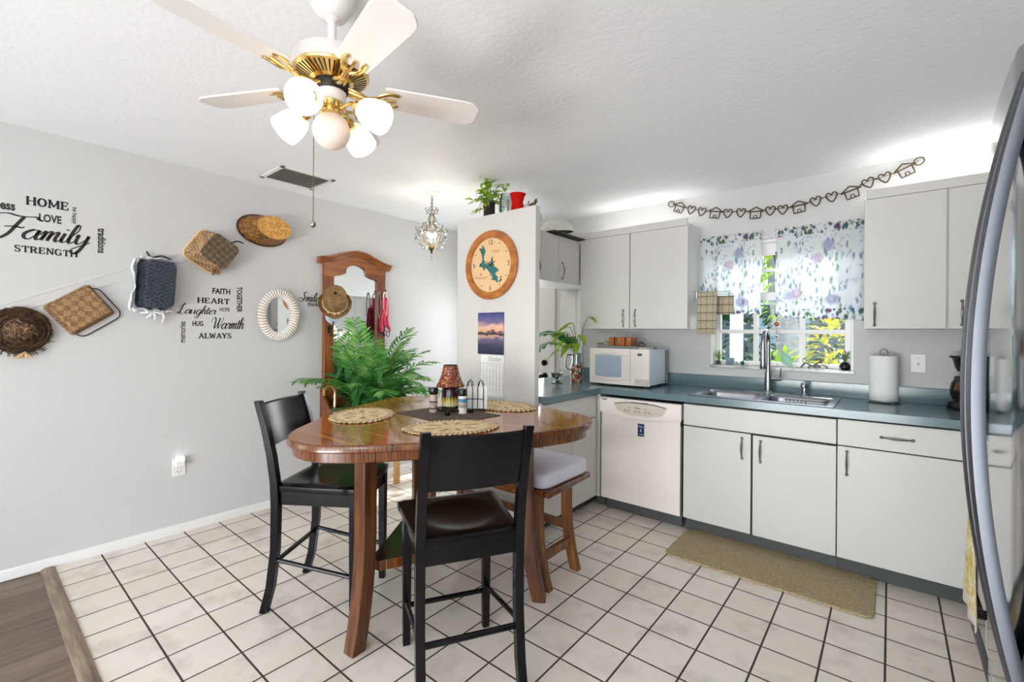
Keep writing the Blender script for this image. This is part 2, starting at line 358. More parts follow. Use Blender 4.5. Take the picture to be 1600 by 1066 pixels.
mb=MB(); mb.cyl((-2.677,KY-.0,.91),(-2.677,KY+.01,.91),.034,n=20); mb.cyl((-2.677,KY-.045,.91),(-2.677,KY,.91),.012); mb.sphere((-2.677,KY-.06,.91),.029,16,10,(1,.75,1)); obj('door_knob',mb,'bronze',d1,label='dark bronze round door knob')
mb=MB(); mb.cyl((-2.677,KY-.014,1.045),(-2.677,KY+.01,1.045),.030,n=20); mb.box(-2.682,-2.672,KY-.03,KY-.012,1.03,1.06); obj('deadbolt',mb,'bronze',d1,label='dark bronze deadbolt')
# window: jambs, sill of marble, sliding sashes with muntins
mb=MB(); mb.box(WX0,WX0+.018,KY-.004,KY+.12,WZ0,WZ1); mb.box(WX1-.018,WX1,KY-.004,KY+.12,WZ0,WZ1); mb.box(WX0,WX1,KY-.004,KY+.12,WZ1-.018,WZ1)
yb=KY+.075
mb.box(WX0,WX0+.05,yb,yb+.04,WZ0,WZ1); mb.box(WX1-.055,WX1,yb,yb+.04,WZ0,WZ1); mb.box(WX0,WX1,yb,yb+.04,WZ0,WZ0+.032); mb.box(WX0,WX1,yb,yb+.04,WZ1-.10,WZ1)
w1=struct('window_1',mb,'trim_white',bevel=.003)
mb=MB()
for x in (-.784,-.486): mb.box(x-.017,x+.017,yb+.006,yb+.03,WZ0,WZ1)
for z,t in ((1.365,.015),(1.628,.030),(1.822,.012)): mb.box(WX0,WX1,yb+.004,yb+.032,z-t,z+t)
obj('window_sash',mb,'trim_white',w1,bevel=.003)
mb=MB(); mb.box(WX0+.02,WX1-.02,yb+.018,yb+.021,WZ0+.02,WZ1-.05); obj('pane',mb,'window_glass',w1)
s=N('sill_marble'); s.set(s.ramp(s.noise(s.coord(scale=(8,30,30)),1,6,.7),[(.35,'8E8E8C'),(.5,'C9C8C5'),(.7,'E2E1DE')]),.25)
mb=MB(); mb.box(WX0-.006,WX1+.006,KY-.014,KY+.08,WZ0-.022,WZ0); obj('window_sill',mb,'sill_marble',w1,bevel=.004)
# glass doors of the living room behind the camera
mb=MB()
for x in (-2.1,-.76,-.70,.64): mb.box(x,x+.06,BY-.08,BY-.02,0,2.15)
for z in (0,2.09): mb.box(-2.1,.7,BY-.08,BY-.02,z,z+.06)
w2=struct('window_2',mb,'trim_white'); mb=MB(); mb.box(-2.04,.64,BY-.055,BY-.05,.06,2.09); obj('pane',mb,'window_glass',w2)
mb=MB()
for y in (-2.9,-2.02,-1.16): mb.box(LX-.08,LX-.02,y,y+.06,.3,2.1)
for z in (.3,2.04): mb.box(LX-.08,LX-.02,-2.9,-1.1,z,z+.06)
w3=struct('window_3',mb,'trim_white'); mb=MB(); mb.box(LX-.055,LX-.05,-2.85,-1.15,.35,2.05); obj('pane',mb,'window_glass',w3)
# unseen roof overhang, added to keep direct sun off the kitchen curtains
mb=MB(); mb.box(-2.15,2.2,KY+.12,KY+1.05,2.38,2.46); mb.box(-2.15,2.2,KY+1.01,KY+1.05,2.34,2.46); struct('trim_5',mb,'trim_white')
# ------------------------------------------------------------------ kitchen cabinets
def pull(parent, c, ax, out, L=.125, name='handle'):
    """bow pull centred on c, along ax, standing off along out"""
    c=Vector(c); ax=Vector(ax); out=Vector(out); mb=MB(parent.location if parent.type=='EMPTY' else PO[parent.name]); h=L/2
    pts=[]; rr=[]
    for i in range(17):
        t=-1+2*i/16; o_=.006+.020*(1-abs(t)**2.2); pts.append(c+ax*h*t+out*o_); rr.append(.0035+.0028*math.cos(t*PI/2)**2*(1 if abs(t)<.75 else .6)+(.002 if abs(t)>.9 else 0))
    mb.tube(pts,rr,8)
    for t in (-1,1):
        mb.sphere(c+ax*h*t*1.02+out*.006,.0085,10,6)
        mb.sphere(c+ax*h*t*.93+out*.010,.0055,8,6)
    return obj(name,mb,'pewter',parent)
PO={}
def part(name,mb,mat,parent,**k):
    o=obj(name,mb,mat,parent,**k); PO[o.name]=tuple(mb.o); return o
def front(parent,name,x0,x1,z0,z1,y,axis='y',t=.018):
    mb=MB(parent.location)
    if axis=='y': mb.box(x0,x1,y,y+t,z0,z1)
    else: mb.box(y-t,y,x0,x1,z0,z1)
    return part(name,mb,'cabinet_paint',parent,bevel=.0025)
YF=3.149; UT=2.148; UB=1.381; UY=3.44
def body(parent,x0,x1,y0,y1,z0,z1,toe=None,name='carcass'):
    mb=MB(parent.location); mb.box(x0,x1,y0,y1,z0,z1); obj(name,mb,'cabinet_side',parent)
    if toe:
        mb=MB(parent.location); mb.box(*toe); obj('toe_kick',mb,'toe_kick',parent)
# sink base
t=thing('base_cabinet','white base cabinet under the sink with two plain doors and a false drawer front','cabinet',(-.661,3.45,0))
body(t,-1.083,-.229,YF+.02,3.74,.09,.68,(-1.083,-.229,3.215,3.24,0,.09))
mb=MB(t.location); mb.box(-1.083,-1.06,YF+.0185,3.25,.09,.883); mb.box(-.25,-.229,YF+.0185,3.25,.09,.883); mb.box(-1.06,-.25,YF+.0185,YF+.03,.70,.883); mb.box(-.672,-.650,YF+.0185,YF+.03,.09,.70); obj('gap_shade_frame',mb,'shadow_gap',t)  # dark frame paints the shade seen in the gaps between fronts
front(t,'drawer_front',-1.081,-.2305,.728,.868,YF)
a=front(t,'door',-1.081,-.666,.098,.720,YF); pull(a,(-.715,YF,.627),(0,0,1),(0,-1,0))
a=front(t,'door',-.655,-.2305,.098,.716,YF); pull(a,(-.611,YF,.622),(0,0,1),(0,-1,0))
# right base
t=thing('base_cabinet','white base cabinet right of the sink with one drawer above one wide door','cabinet',(.04,3.45,0))
body(t,-.227,.305,YF+.03,3.74,.09,.883,(-.227,.33,3.215,3.24,0,.09)); mb=MB(t.location); mb.box(-.227,.305,YF+.0185,YF+.03,.09,.883); obj('gap_shade_frame',mb,'shadow_gap',t)  # dark sheet behind the fronts, shade of the gaps put into colour
a=front(t,'drawer',-.2255,.304,.728,.872,YF); pull(a,(.03,YF,.798),(1,0,0),(0,-1,0))
a=front(t,'door',-.2255,.304,.098,.722,YF); pull(a,(-.182,YF,.632),(0,0,1),(0,-1,0))
mb=MB(t.location); mb.box(.305,.328,YF+.012,YF+.05,.0,.883); obj('filler_strip',mb,'bisque_dark',t)
# corner cabinet between sink wall and range (mostly hidden)
t=thing('base_cabinet','white corner base cabinet between the sink wall and the range','cabinet',(.66,3.35,0))
body(t,.335,.975,2.735,3.74,.09,.883,(.36,.96,2.76,3.2,0,.09))
# return base under the peninsula counter
t=thing('base_cabinet','white base cabinet of the return counter beside the clock panel, behind the cushioned bench','cabinet',(-2.1,2.75,0))
XR=-1.735
body(t,-2.44,XR-.02,2.425,3.74,.09,.883,(-2.40,XR-.09,2.43,3.3,0,.09))
mb=MB(t.location); mb.box(XR-.05,-1.718,YF+.004,YF+.03,.09,.883); obj('filler_strip',mb,'cabinet_paint',t)
mb=MB(t.location); mb.box(XR-.05,-1.71,3.235,3.25,0,.09); obj('toe_kick',mb,'toe_kick',t)
for y0,y1 in ((2.43,2.772),(2.778,3.125)):
    a=front(t,'door',y0,y1,.098,.700,XR,'x')
front(t,'drawer',2.43,3.125,.706,.872,XR,'x')
# countertop with the sink cut-out
SX0,SX1,SY0,SY1=-1.035,-.27,3.195,3.585
mb=MB(); z0,z1=.884,.928; X0,X1=-1.70,.975
mb.box(-2.47,X0,2.425,3.757,z0,z1); mb.box(X0,SX0,3.125,3.757,z0,z1); mb.box(SX1,X1,3.125,3.757,z0,z1); mb.box(SX0,SX1,3.125,SY0,z0,z1); mb.box(SX0,SX1,SY1,3.757,z0,z1)
mb.box(.29,X1,2.74,3.125,z0,z1)
ct=tag(obj('countertop',mb,'countertop'),'teal laminate countertop running along the sink wall and around the corner','countertop')
mb=MB(); mb.box(-2.22,X1,3.742,3.760,z1,1.024); obj('backsplash',mb,'countertop',ct,bevel=.002)
# upper cabinets
def upper(label,x0,x1,doors,side):
    t=thing('wall_cabinet',label,'cabinet',((x0+x1)/2,3.6,UB))
    mb=MB(t.location); mb.box(x0,x1,UY+.02,3.758,UB,2.17); obj('carcass',mb,'cabinet_side',t)
    mb=MB(t.location); mb.box(x0+(.01 if side=='R' else 0),x1-(0.004 if side=='L' else 0),UY+.004,UY+.02,UT+.003,2.205); obj('top_rail',mb,'cabinet_paint',t,bevel=.002)
    for a,b,px in doors:
        d=front(t,'door',a,b,UB,UT,UY); pull(d,(px,UY,1.467),(0,0,1),(0,-1,0))
    return t
u1=upper('white two-door wall cabinet above the microwave, left of the window',-2.08,-1.160,[(-2.076,-1.621,-1.668),(-1.614,-1.158,-1.567)],'L')
u2=upper('white wall cabinet right of the window, above the paper towels',-.123,.977,[(-.123,.236,-.072),(.243,.60,.297),(.607,.974,.66)],'R')
t=thing('wall_cabinet','short white wall cabinet hung over the return counter behind the clock panel','cabinet',(-2.27,2.93,1.757))
mb=MB(t.location); mb.box(-2.45,-2.10,2.425,3.757,1.757,2.12); obj('carcass',mb,'cabinet_side',t)
for y0,y1,py in ((2.43,2.785,2.75),(2.79,3.104,2.82),(3.110,3.428,3.157)):
    d=front(t,'door',y0,y1,1.757,2.135,-2.08,'x'); pull(d,(-2.08,py,1.855),(0,0,1),(1,0,0))
# end panel with the clock
mb=MB(); mb.box(-2.488,-1.765,2.37,2.418,0,2.168); tag(obj('end_panel',mb,'cabinet_paint',bevel=.002),'tall white end panel carrying the round clock and the calendar','panel')
# ------------------------------------------------------------------ dishwasher
t=thing('dishwasher','bisque dishwasher with a blue magnet below its curved control panel','dishwasher',(-1.405,3.45,0))
mb=MB(t.location); mb.box(-1.706,-1.104,3.20,3.72,.10,.858); obj('tub',mb,'shadow_gap',t)
def pan(u,v):  # control panel with a curved lower edge
    x=-1.712+u*.616; zl=.742-.026*(1-(2*u-1)**2); z=zl+(.858-zl)*v; return (x,3.149-.010*math.sin(PI*min(1,v*1.02))**.5,z)
mb=MB(t.location); mb.grid(pan,24,8); mb.box(-1.712,-1.096,3.15,3.2,.752,.858); obj('control_panel',mb,'bisque',t)
mb=MB(t.location); F=frame((0,3.1385,0),(1,0,0),(0,0,1))
mb.M=F; mb.prism([(-1.60,.822),(-1.50,.834),(-1.40,.838),(-1.28,.834),(-1.19,.822),(-1.225,.765),(-1.30,.750),(-1.40,.745),(-1.50,.750),(-1.565,.772)],-.001,.0005); obj('recess',mb,'bisque_dark',t)
mb=MB(t.location); mb.M=F; mb.tube([(-1.59,.822,0),(-1.50,.836,0),(-1.40,.840,0),(-1.28,.836,0),(-1.20,.823,0)],.003,6); mb.prism([(-1.46,.836),(-1.33,.838),(-1.33,.844),(-1.46,.842)],-.002,.002); obj('door_latch',mb,'shadow_gap',t)
mb=MB(t.location); mb.M=F
for i,x in enumerate((-1.505,-1.475,-1.425,-1.395,-1.345,-1.32)): mb.prism([(x+.008*math.cos(a*PI/4),.777+.006*math.sin(a*PI/4)) for a in range(8)],.0004,.001)
mb.prism([(-1.485,.798),(-1.455,.798),(-1.455,.801),(-1.485,.801)],.0004,.001); mb.prism([(-1.36,.798),(-1.33,.798),(-1.33,.801),(-1.36,.801)],.0004,.001); obj('button_marks',mb,'grey_ink',t)
mb=text_mb('Amana',MB(t.location),F@Matrix.Translation((-1.432,.797,.0008)),.045,.013,bold=.02,shear=.25); obj('lettering',mb,'ink',t)
mb=MB(t.location); mb.M=F
for i in range(3): mb.prism([(-1.695+i*.014,.842),(-1.684+i*.014,.842),(-1.684+i*.014,.848),(-1.695+i*.014,.848)],-.004,.0022)
obj('vent',mb,'shadow_gap',t)
def dwd(u,v):
    x=-1.704+u*.600; zt=.742-.026*(1-(2*u-1)**2)-.002; return (x,3.152+.004*(2*v-1)**4,.092+(zt-.092)*v)
mb=MB(t.location); mb.grid(dwd,24,10); mb.box(-1.704,-1.104,3.157,3.19,.092,.70); obj('door',mb,'bisque',t)
mb=MB(t.location); mb.box(-1.69,-1.11,3.215,3.23,0,.092); obj('toe_kick',mb,'toe_kick',t)
mb=MB(); mb.box(-1.409,-1.362,3.1475,3.1515,.600,.690)
mg=tag(obj('magnet',mb,'navy'),'blue clean or dirty sign magnet on the dishwasher door','magnet')
F2=frame((-1.4075,3.1475,.665),(1,0,0),(0,0,1)); mb=MB(); text_mb('Clean',mb,F2@Matrix.Translation((.004,0,0)),.036,.014)
F3=frame((-1.364,3.1475,.624),(-1,0,0),(0,0,-1)); text_mb('Dirty',mb,frame((-1.366,3.1469,.622),(-1,0,0),(0,0,-1)),.032,.014,depth=.0)
for z in (.638,.650): mb.box(-1.390,-1.381,3.1466,3.148,z-.004,z+.003)
obj('lettering',mb,'white_ink',mg)
# ------------------------------------------------------------------ sink, tap, soap pump
t=thing('sink','double-bowl stainless steel sink set into the teal countertop','sink',(-.65,3.42,.928))
def bowl(x0,x1,y0,y1,dep):
    cx,cy=(x0+x1)/2,(y0+y1)/2; rings=[]
    for k,(g,z) in enumerate(((0,.004),(.006,-.002),(.012,-.02),(.02,-dep+.03),(.04,-dep+.005),(.08,-dep))):
        rings.append([(cx+x,cy+y,.93+z) for x,y in rrect(x1-x0-2*g,y1-y0-2*g,max(.055-g*.2,.02),6)])
    mb=MB(t.location); mb.loft(rings,False); n=len(rings[-1]); mb.add(rings[-1],[tuple(range(n))]); return mb
bw=[(-1.025,-.675,3.20,3.575),(-.635,-.28,3.20,3.575)]
for q in bw: obj('bowl',bowl(*q,.17),'stainless',t)
mb=MB(t.location); zt=.9345
def rim(x0,x1,y0,y1): mb.box(x0,x1,y0,y1,.9285,zt)
rim(-1.065,-.245,3.165,3.205); rim(-1.065,-.245,3.57,3.705); rim(-1.065,-1.02,3.205,3.57); rim(-.285,-.245,3.205,3.57); rim(-.68,-.63,3.205,3.57); obj('rim',mb,'stainless',t,bevel=.002)
for q in bw:
    mb=MB(t.location); c=((q[0]+q[1])/2,(q[2]+q[3])/2,.7615); mb.lathe([(.0,.004),(.02,.004),(.024,.001),(.04,.003),(.045,.0)],20,c); obj('drain',mb,'chrome',t)
mb=MB(t.location); mb.box(-.80,-.53,3.615,3.665,zt,zt+.003); obj('deck_plate',mb,'stainless',t,bevel=.001)
t=thing('dish_rack','small black rack hanging inside the right sink bowl','rack',(-.37,3.32,.80))
mb=MB(t.location); mb.box(-.415,-.30,3.23,3.45,.86,.905); obj('caddy',mb,'navy',t,bevel=.005)
mb=MB(t.location)
for i in range(6): mb.cyl((-.53+i*.022,3.50,.78),(-.53+i*.022,3.50,.915),.002,n=6)
mb.cyl((-.54,3.50,.915),(-.30,3.50,.915),.003,n=6); mb.cyl((-.53,3.5,.78),(-.40,3.4,.78),.003,n=6); obj('wire_grid',mb,'black_metal',t)
t=thing('faucet','tall gooseneck pull-down faucet behind the sink','faucet',(-.662,3.642,.934))
L=t.location
mb=MB(L); mb.lathe([(.0,0),(.030,0),(.030,.006),(.0235,.012),(.0225,.10),(.0215,.150),(.0,.150)],20,L); obj('body',mb,'stainless',t)
path=[(-.662,3.642,1.08)]+[(-.662,3.642,1.0+.08*i) for i in (2,3)]
for i in range(0,13):
    a=PI*i/12; path.append((-.662-.0*i,3.642-.085*(1-math.cos(a)),1.285+.085*math.sin(a)))
path.append((-.662,3.472,1.24))
mb=MB(L); mb.tube(catmull(path,4),.0145,14); obj('neck',mb,'stainless',t)
mb=MB(L); mb.tube([(-.662,3.472,1.255),(-.662,3.472,1.24),(-.662,3.472,1.15),(-.662,3.472,1.115),(-.662,3.472,1.11)],[.016,.0185,.0185,.020,.017],14); obj('spray_head',mb,'stainless',t)
mb=MB(L); mb.cyl((-.64,3.642,1.035),(-.578,3.636,1.035),.0135,n=14); obj('handle_hub',mb,'stainless',t)
mb=MB(L); mb.cyl((-.588,3.637,1.04),(-.582,3.63,1.11),.0055,.0045,10); obj('lever',mb,'stainless',t)
t=thing('soap_dispenser','short steel soap pump on the sink rim right of the faucet','dispenser',(-.446,3.655,.934)); L=t.location
mb=MB(L); mb.lathe([(0,0),(.024,0),(.024,.005),(.017,.010),(.0155,.05),(.0,.05)],18,L); obj('base',mb,'stainless',t)
mb=MB(L); mb.lathe([(0,.05),(.02,.05),(.0215,.056),(.0215,.078),(.019,.082),(0,.082)],18,L); mb.cyl((L.x,L.y,L.z+.068),(L.x,L.y-.05,L.z+.064),.007,.006); obj('pump',mb,'stainless',t)
# ------------------------------------------------------------------ microwave
t=thing('microwave','white countertop microwave on the teal counter under the left wall cabinet','microwave',(-1.648,3.50,.928),R(0)); L=t.location
x0,x1,y0,y1,z0,z1=-1.905,-1.398,3.31,3.70,.945,1.222
mb=MB(L); mb.box(x0+.003,x1,y0+.03,y1,z0,z1); obj('case',mb,'mw_side',t,bevel=.004)
sx=-1.545
def mwf(a,b,bul):
    return lambda u,v:(a+(b-a)*u, y0+.006-.020*(1-(2*((a+(b-a)*u-x0)/(x1-x0))-1)**2)*bul, z0-.002+(z1-z0+.004)*v)
mb=MB(L); mb.grid(mwf(x0,sx,1),20,12); f=mwf(x0,sx,1)
mb.loft([[f(0,0),f(0,1),(x0,y0+.03,z1+.002),(x0,y0+.03,z0-.002)],[f(1,0),f(1,1),(sx,y0+.03,z1+.002),(sx,y0+.03,z0-.002)]]); d=obj('door',mb,'bisque',t)
s=N('mw_window'); s.set('A4B2C4',.12,Specular_IOR_Level=.7)
def win(u,v):
    x=x0+.055+(sx-x0-.125)*u; yy=y0+.006-.020*(1-(2*((x-x0)/(x1-x0))-1)**2)-.0015; zt=.012*(1-(2*u-1)**2); return (x,yy,z0+.058-zt*.4+(z1-z0-.113+zt)*v)
mb=MB(L); mb.grid(win,16,8); obj('window',mb,'mw_window',d)
mb=MB(L)
for sg in (0,1):
    pts=[]
    for i in range(17):
        x=x0+.03+(sx-x0-.05)*i/16; u=i/16; yy=y0+.006-.020*(1-(2*((x-x0)/(x1-x0))-1)**2); pts.append((x,yy-.001,(z1-.055+.018*(1-(2*u-1)**2)) if sg else (z0+.042-.016*(1-(2*u-1)**2))))
    mb.tube(pts,.002,6)
obj('moulding',mb,'bisque_dark',d)
mb=MB(L); mb.grid(mwf(sx+.003,x1,1),8,12); f=mwf(sx+.003,x1,1)
mb.loft([[f(0,0),f(0,1),(sx+.003,y0+.03,z1+.002),(sx+.003,y0+.03,z0-.002)],[f(1,0),f(1,1),(x1,y0+.03,z1+.002),(x1,y0+.03,z0-.002)]]); cp=obj('control_panel',mb,'bisque',t)
cy=y0-.0015; mb=MB(L); mb.box(-1.515,-1.452,cy-.004,cy+.015,1.172,1.192); obj('display',mb,'lcd',cp)
mb=MB(L)
for i in range(3):
    for j in range(9): mb.box(-1.512+i*.030,-1.492+i*.030,cy-.0025+i*.0025,cy+.02,1.018+j*.0155,1.024+j*.0155)
obj('keypad',mb,'grey_ink',cp)
mb=MB(L); mb.box(-1.542,-1.402,cy-.006,cy+.02,.950,.995); obj('open_button',mb,'bisque_dark',cp,bevel=.003)
mb=MB(L)
for i in range(4):
    x=(x0+.05,x1-.05)[i%2]; y=(y0+.05,y1-.05)[i//2]; mb.cyl((x,y,.928),(x,y,.947),.014,n=12)
obj('feet',mb,'black_plastic',t)
mb=MB(L); mb.box(x1-.001,x1+.002,y1-.07,y1-.005,.955,1.21); mb.box(x1-.001,x1+.006,y1-.03,y1-.005,.96,1.01); obj('side_vent',mb,'pewter',t)
# on top of the microwave
ZT=1.224
mb=MB(); mb.M=Matrix.Translation((-1.77,3.47,ZT))@Matrix.Rotation(.1,4,'Z')
for i,(w_,h) in enumerate(((.20,.006),(.19,.008),(.2,.005))): z=sum((.006,.008,.005)[:i]); mb.box(-w_/2,w_/2+.14,-.11,.11,z,z+h)
tag(obj('magazine',mb,'grey_ink',bevel=.001),'thin stack of grey magazines flat on the microwave under the wooden box','magazine')
t=thing('knife_block_box','brown wooden block holder of four sections on top of the microwave','box',(-1.70,3.48,ZT+.020)); L=t.location
for i in range(4):
    mb=MB(L); mb.box(-1.782+i*.047,-1.738+i*.047,3.41+(i%2)*.012,3.55,ZT+.021,ZT+.088); obj('wood_section',mb,'block_wood',t,bevel=.003)
mb=MB(); mb.M=Matrix.Translation((-1.835,3.47,ZT))@Matrix.Rotation(.25,4,'Z'); mb.grid(lambda u,v:(-.065+.13*u,-.08+.16*v,.022+.022*math.sin(u*3+.5)+.006*math.sin(v*9)),12,12); mb.grid(lambda u,v:(-.065+.13*u,-.08+.16*v,.002+.010*math.sin(u*3)**2),12,12)
weave('plaid_beige','CDBFA0','8C8460',60); tag(obj('pot_holder',mb,'plaid_beige',solid=.01),'folded beige cloth pot holder at the left end of the microwave top','pot holder')
mb=MB(); mb.box(-1.58,-1.455,3.40,3.54,ZT,ZT+.010); tag(obj('notepad',mb,'white_plastic',bevel=.001),'white notepad lying on the right half of the microwave top','notepad')
mb=MB(); 
for k,(x,y) in enumerate(((-1.575,3.565),(-1.56,3.555))):
    mb.tube([(x+.022*math.cos(a*PI/6),y+.004*k,ZT+.026+.022*math.sin(a*PI/6)) for a in range(12)],.003,6,closed=True)
mb.tube([(-1.55,3.55,ZT+.004),(-1.5,3.575,ZT+.005),(-1.45,3.56,ZT+.004),(-1.43,3.53,ZT+.006)],.004,6)
tag(obj('spectacles',mb,'black_plastic'),'dark spectacles standing behind the white notepad on the microwave','spectacles')
# ------------------------------------------------------------------ counter, right part
t=thing('paper_towel_holder','wire paper towel holder with a full white roll, right of the sink','paper towel holder',(-.03,3.655,.928)); L=t.location
mb=MB(L); mb.tube([(L.x+.082*math.cos(a*PI/12),L.y+.082*math.sin(a*PI/12),L.z+.009) for a in range(24)],.0035,8,closed=True)
for a in range(4): mb.sphere((L.x+.084*math.cos(a*PI/2+.5),L.y+.084*math.sin(a*PI/2+.5),L.z+.0065),.0065,8,6)
for a in range(2): mb.tube([(L.x-.08*math.cos(a*PI/2),L.y-.08*math.sin(a*PI/2),L.z+.009),(L.x+.08*math.cos(a*PI/2),L.y+.08*math.sin(a*PI/2),L.z+.009)],.003,6)
mb.cyl((L.x,L.y,L.z+.009),(L.x,L.y,L.z+.29),.004,n=8); mb.tube([(L.x+.020*math.cos(a*PI/8),L.y,L.z+.310+.020*math.sin(a*PI/8)) for a in range(16)],.003,6,closed=True); obj('stand',mb,'chrome',t)
plain('paper_white','EEEDEA',.9,bump=.25,bscale=160); mb=MB(L); mb.lathe([(.020,.014),(.070,.014),(.071,.02),(.071,.282),(.070,.288),(.020,.288),(.020,.014)],36,L); obj('paper_roll',mb,'paper_white',t)
t=thing('coffee_maker','black coffee maker with a glass carafe by the refrigerator handles','coffee maker',(.335,3.615,.928)); L=t.location
mb=MB(L); mb.lathe([(0,0),(.085,0),(.088,.012),(.080,.045),(.070,.050),(0,.050)],24,L); mb.box(.33,.42,3.62,3.72,.93,1.23); obj('base',mb,'black_plastic',t,bevel=.004)
mb=MB(L); mb.lathe([(.058,.055),(.070,.075),(.074,.11),(.066,.15),(.050,.172),(.050,.18)],28,L); obj('carafe',mb,'amber_glass',t)
mb=MB(L); mb.lathe([(.0,.186),(.052,.186),(.053,.180),(.050,.172),(.0535,.172)],24,L); mb.lathe([(.0705,.078),(.0735,.083),(.0735,.087),(.0715,.088)],24,L); mb.tube([(L.x-.05,L.y-.02,1.10),(L.x-.02,L.y-.10,1.095),(L.x,L.y-.11,1.03),(L.x+.0,L.y-.06,1.0)],.008,8); obj('carafe_band',mb,'black_plastic',t)
mb=MB(L); mb.lathe([(0,.215),(.042,.215),(.052,.24),(.062,.285),(.075,.292),(.075,.302),(0,.302)],28,L); obj('filter_basket',mb,'black_plastic',t)
t=thing('light_switch','white toggle light switch on the wall above the counter, right of the paper towels','light switch',(.133,KY-.003,1.172)); L=t.location
mb=MB(L); mb.box(.096,.170,KY-.007,KY,1.115,1.230); obj('wall_plate',mb,'white_plastic',t,bevel=.004)
mb=MB(L); mb.box(.122,.144,KY-.0085,KY-.005,1.155,1.190); mb.M=Matrix.Translation((.133,KY-.008,1.172))@Matrix.Rotation(.5,4,'X'); mb.box(-.005,.005,-.014,.0,-.006,.006); obj('toggle',mb,'white_plastic',t)
mb=MB(L)
for z in (1.142,1.203): mb.cyl((.133,KY-.0085,z),(.133,KY-.005,z),.003,n=8)
obj('screws',mb,'pewter',t)
# ------------------------------------------------------------------ floor mat
s=N('mat_weave'); co=s.coord(); v=s.n('TexVoronoi'); s.l(co,v.inputs['Vector']); v.inputs['Scale'].default_value=95
s.set(s.mix(.6,s.ramp(v.outputs['Distance'],[(.1,'80704E'),(.5,'BCA882')]),s.ramp(s.noise(co,150,3),[(.3,'6E6048'),(.7,'CCB890')])),.95); s.bump(v.outputs['Distance'],.8,.006)
mb=MB((-.555,2.98,0)); mb.prism([(-.555+x,2.98+y) for x,y in rrect(1.01,.47,.05,6)],.0005,.012); o=obj('floor_mat',mb,'mat_weave',bevel=.004); o.location=(-.555,2.98,0)
tag(o,'long brown woven kitchen mat on the tiles in front of the sink cabinet','mat')
# ------------------------------------------------------------------ refrigerator
t=thing('refrigerator','stainless french-door refrigerator with two tall bowed handles at the right edge','refrigerator',(.53,.9,0)); L=t.location
FX,FY,FW=.140,.94,.415
plain('fridge_side','6E7074',.4,.3)
mb=MB(L); mb.box(.20,.90,FY-FW,FY+FW,.03,1.74); obj('cabinet',mb,'fridge_side',t)
def door(y0,y1,z0,z1):
    mb=MB(L); prof=[]
    for i in range(13):
        y=y0+(y1-y0)*i/12; q=(y-FY)/FW; prof.append((FX+.016*q*q+(.012 if i in(0,12) else 0),y))
    out=prof+[(.196,y1),(.196,y0)]; mb.prism(out[::-1],z0,z1); return mb
o1=obj('door',door(FY+.004,FY+FW,.72,1.76),'fridge_door',t,bevel=.003,label='far stainless door'); o2=obj('door',door(FY-FW,FY-.004,.72,1.76),'fridge_door',t,bevel=.003,label='near stainless door')
o3=obj('freezer_drawer',door(FY-FW,FY+FW,.06,.71),'fridge_door',t,bevel=.003)
def bow(parent,y):
    mb=MB(L); rings=[]
    for i in range(41):
        q=-1+2*i/40; z=1.26+.46*q; st=.060*(1-abs(q)**2.0) if abs(q)<1 else 0
        xo=FX+.003-st; wd=.0125; th=.018
        rings.append([(xo+dx*th-.000,y+dy*wd,z) for dx,dy in ((0,-.55),(0,.55),(.18,.95),(.6,1),(1,.8),(1,-.8),(.6,-1),(.18,-.95))])
    mb.loft(rings); return obj('handle',mb,'handle_steel',parent,ang=50)
bow(o1,FY+.036); bow(o2,FY-.036)
mb=MB(L); rings=[]
for i in range(31):
    q=-1+2*i/30; y=FY+.34*q; st=.05*(1-abs(q)**2.6); rings.append([(FX+.004-st+a*.026,y,.645+b*.016) for a,b in ((0,-.6),(0,.6),(.5,1),(1,.8),(1,-.8),(.5,-1))])
mb.loft(rings); obj('handle',mb,'handle_steel',o3)
# ------------------------------------------------------------------ range, its towel
t=thing('range','white range standing between the refrigerator and the corner cabinet','range',(.64,2.35,0)); L=t.location
mb=MB(L); mb.box(.34,.97,1.975,2.725,.03,.905); obj('body',mb,'white_enamel',t)
mb=MB(L); mb.box(.30,.97,1.972,2.728,.905,.93); obj('cooktop',mb,'white_enamel',t,bevel=.005)
mb=MB(L); mb.box(.88,.972,1.975,2.725,.93,1.10); obj('control_panel',mb,'white_enamel',t,bevel=.01)
for x in (.5,.76):
    for y in (2.16,2.54):
        mb=MB(L); 
        for r in (.03,.055,.08): mb.tube([(x+r*math.cos(a*PI/12),y+r*math.sin(a*PI/12),.936) for a in range(24)],.006,6,closed=True)
        obj('burner',mb,'black_metal',t)
mb=MB(L); mb.box(.31,.34,1.98,2.72,.30,.85); od=obj('oven_door',mb,'white_enamel',t,bevel=.006)
mb=MB(L); mb.tube([(.312,2.02,.79),(.262,2.05,.79),(.255,2.1,.79),(.255,2.6,.79),(.262,2.65,.79),(.312,2.68,.79)],.011,10); obj('handle',mb,'black_plastic',od)
mb=MB(L); mb.box(.31,.34,1.98,2.72,.05,.29); dr=obj('drawer',mb,'white_enamel',t,bevel=.006)
mb=MB(L); mb.tube([(.314,2.06,.205),(.272,2.07,.205),(.262,2.10,.205),(.262,2.62,.205),(.272,2.66,.205),(.314,2.67,.205)],.011,8,flat=1.8); obj('handle',mb,'black_plastic',dr)
s=N('towel_lemon'); nz=s.noise(s.coord(),26,4,.6); v=s.coord(out='Object'); sp=s.n('SeparateXYZ'); s.l(v,sp.inputs[0])
s.set(s.mix(s.math('GREATER_THAN',sp.outputs[2],.325),'DDD2C4',s.ramp(nz,[(.32,'C4A850'),(.48,'D8C482'),(.6,'EAE2CC'),(.72,'98905A')])),.95)
mb=MB(); 
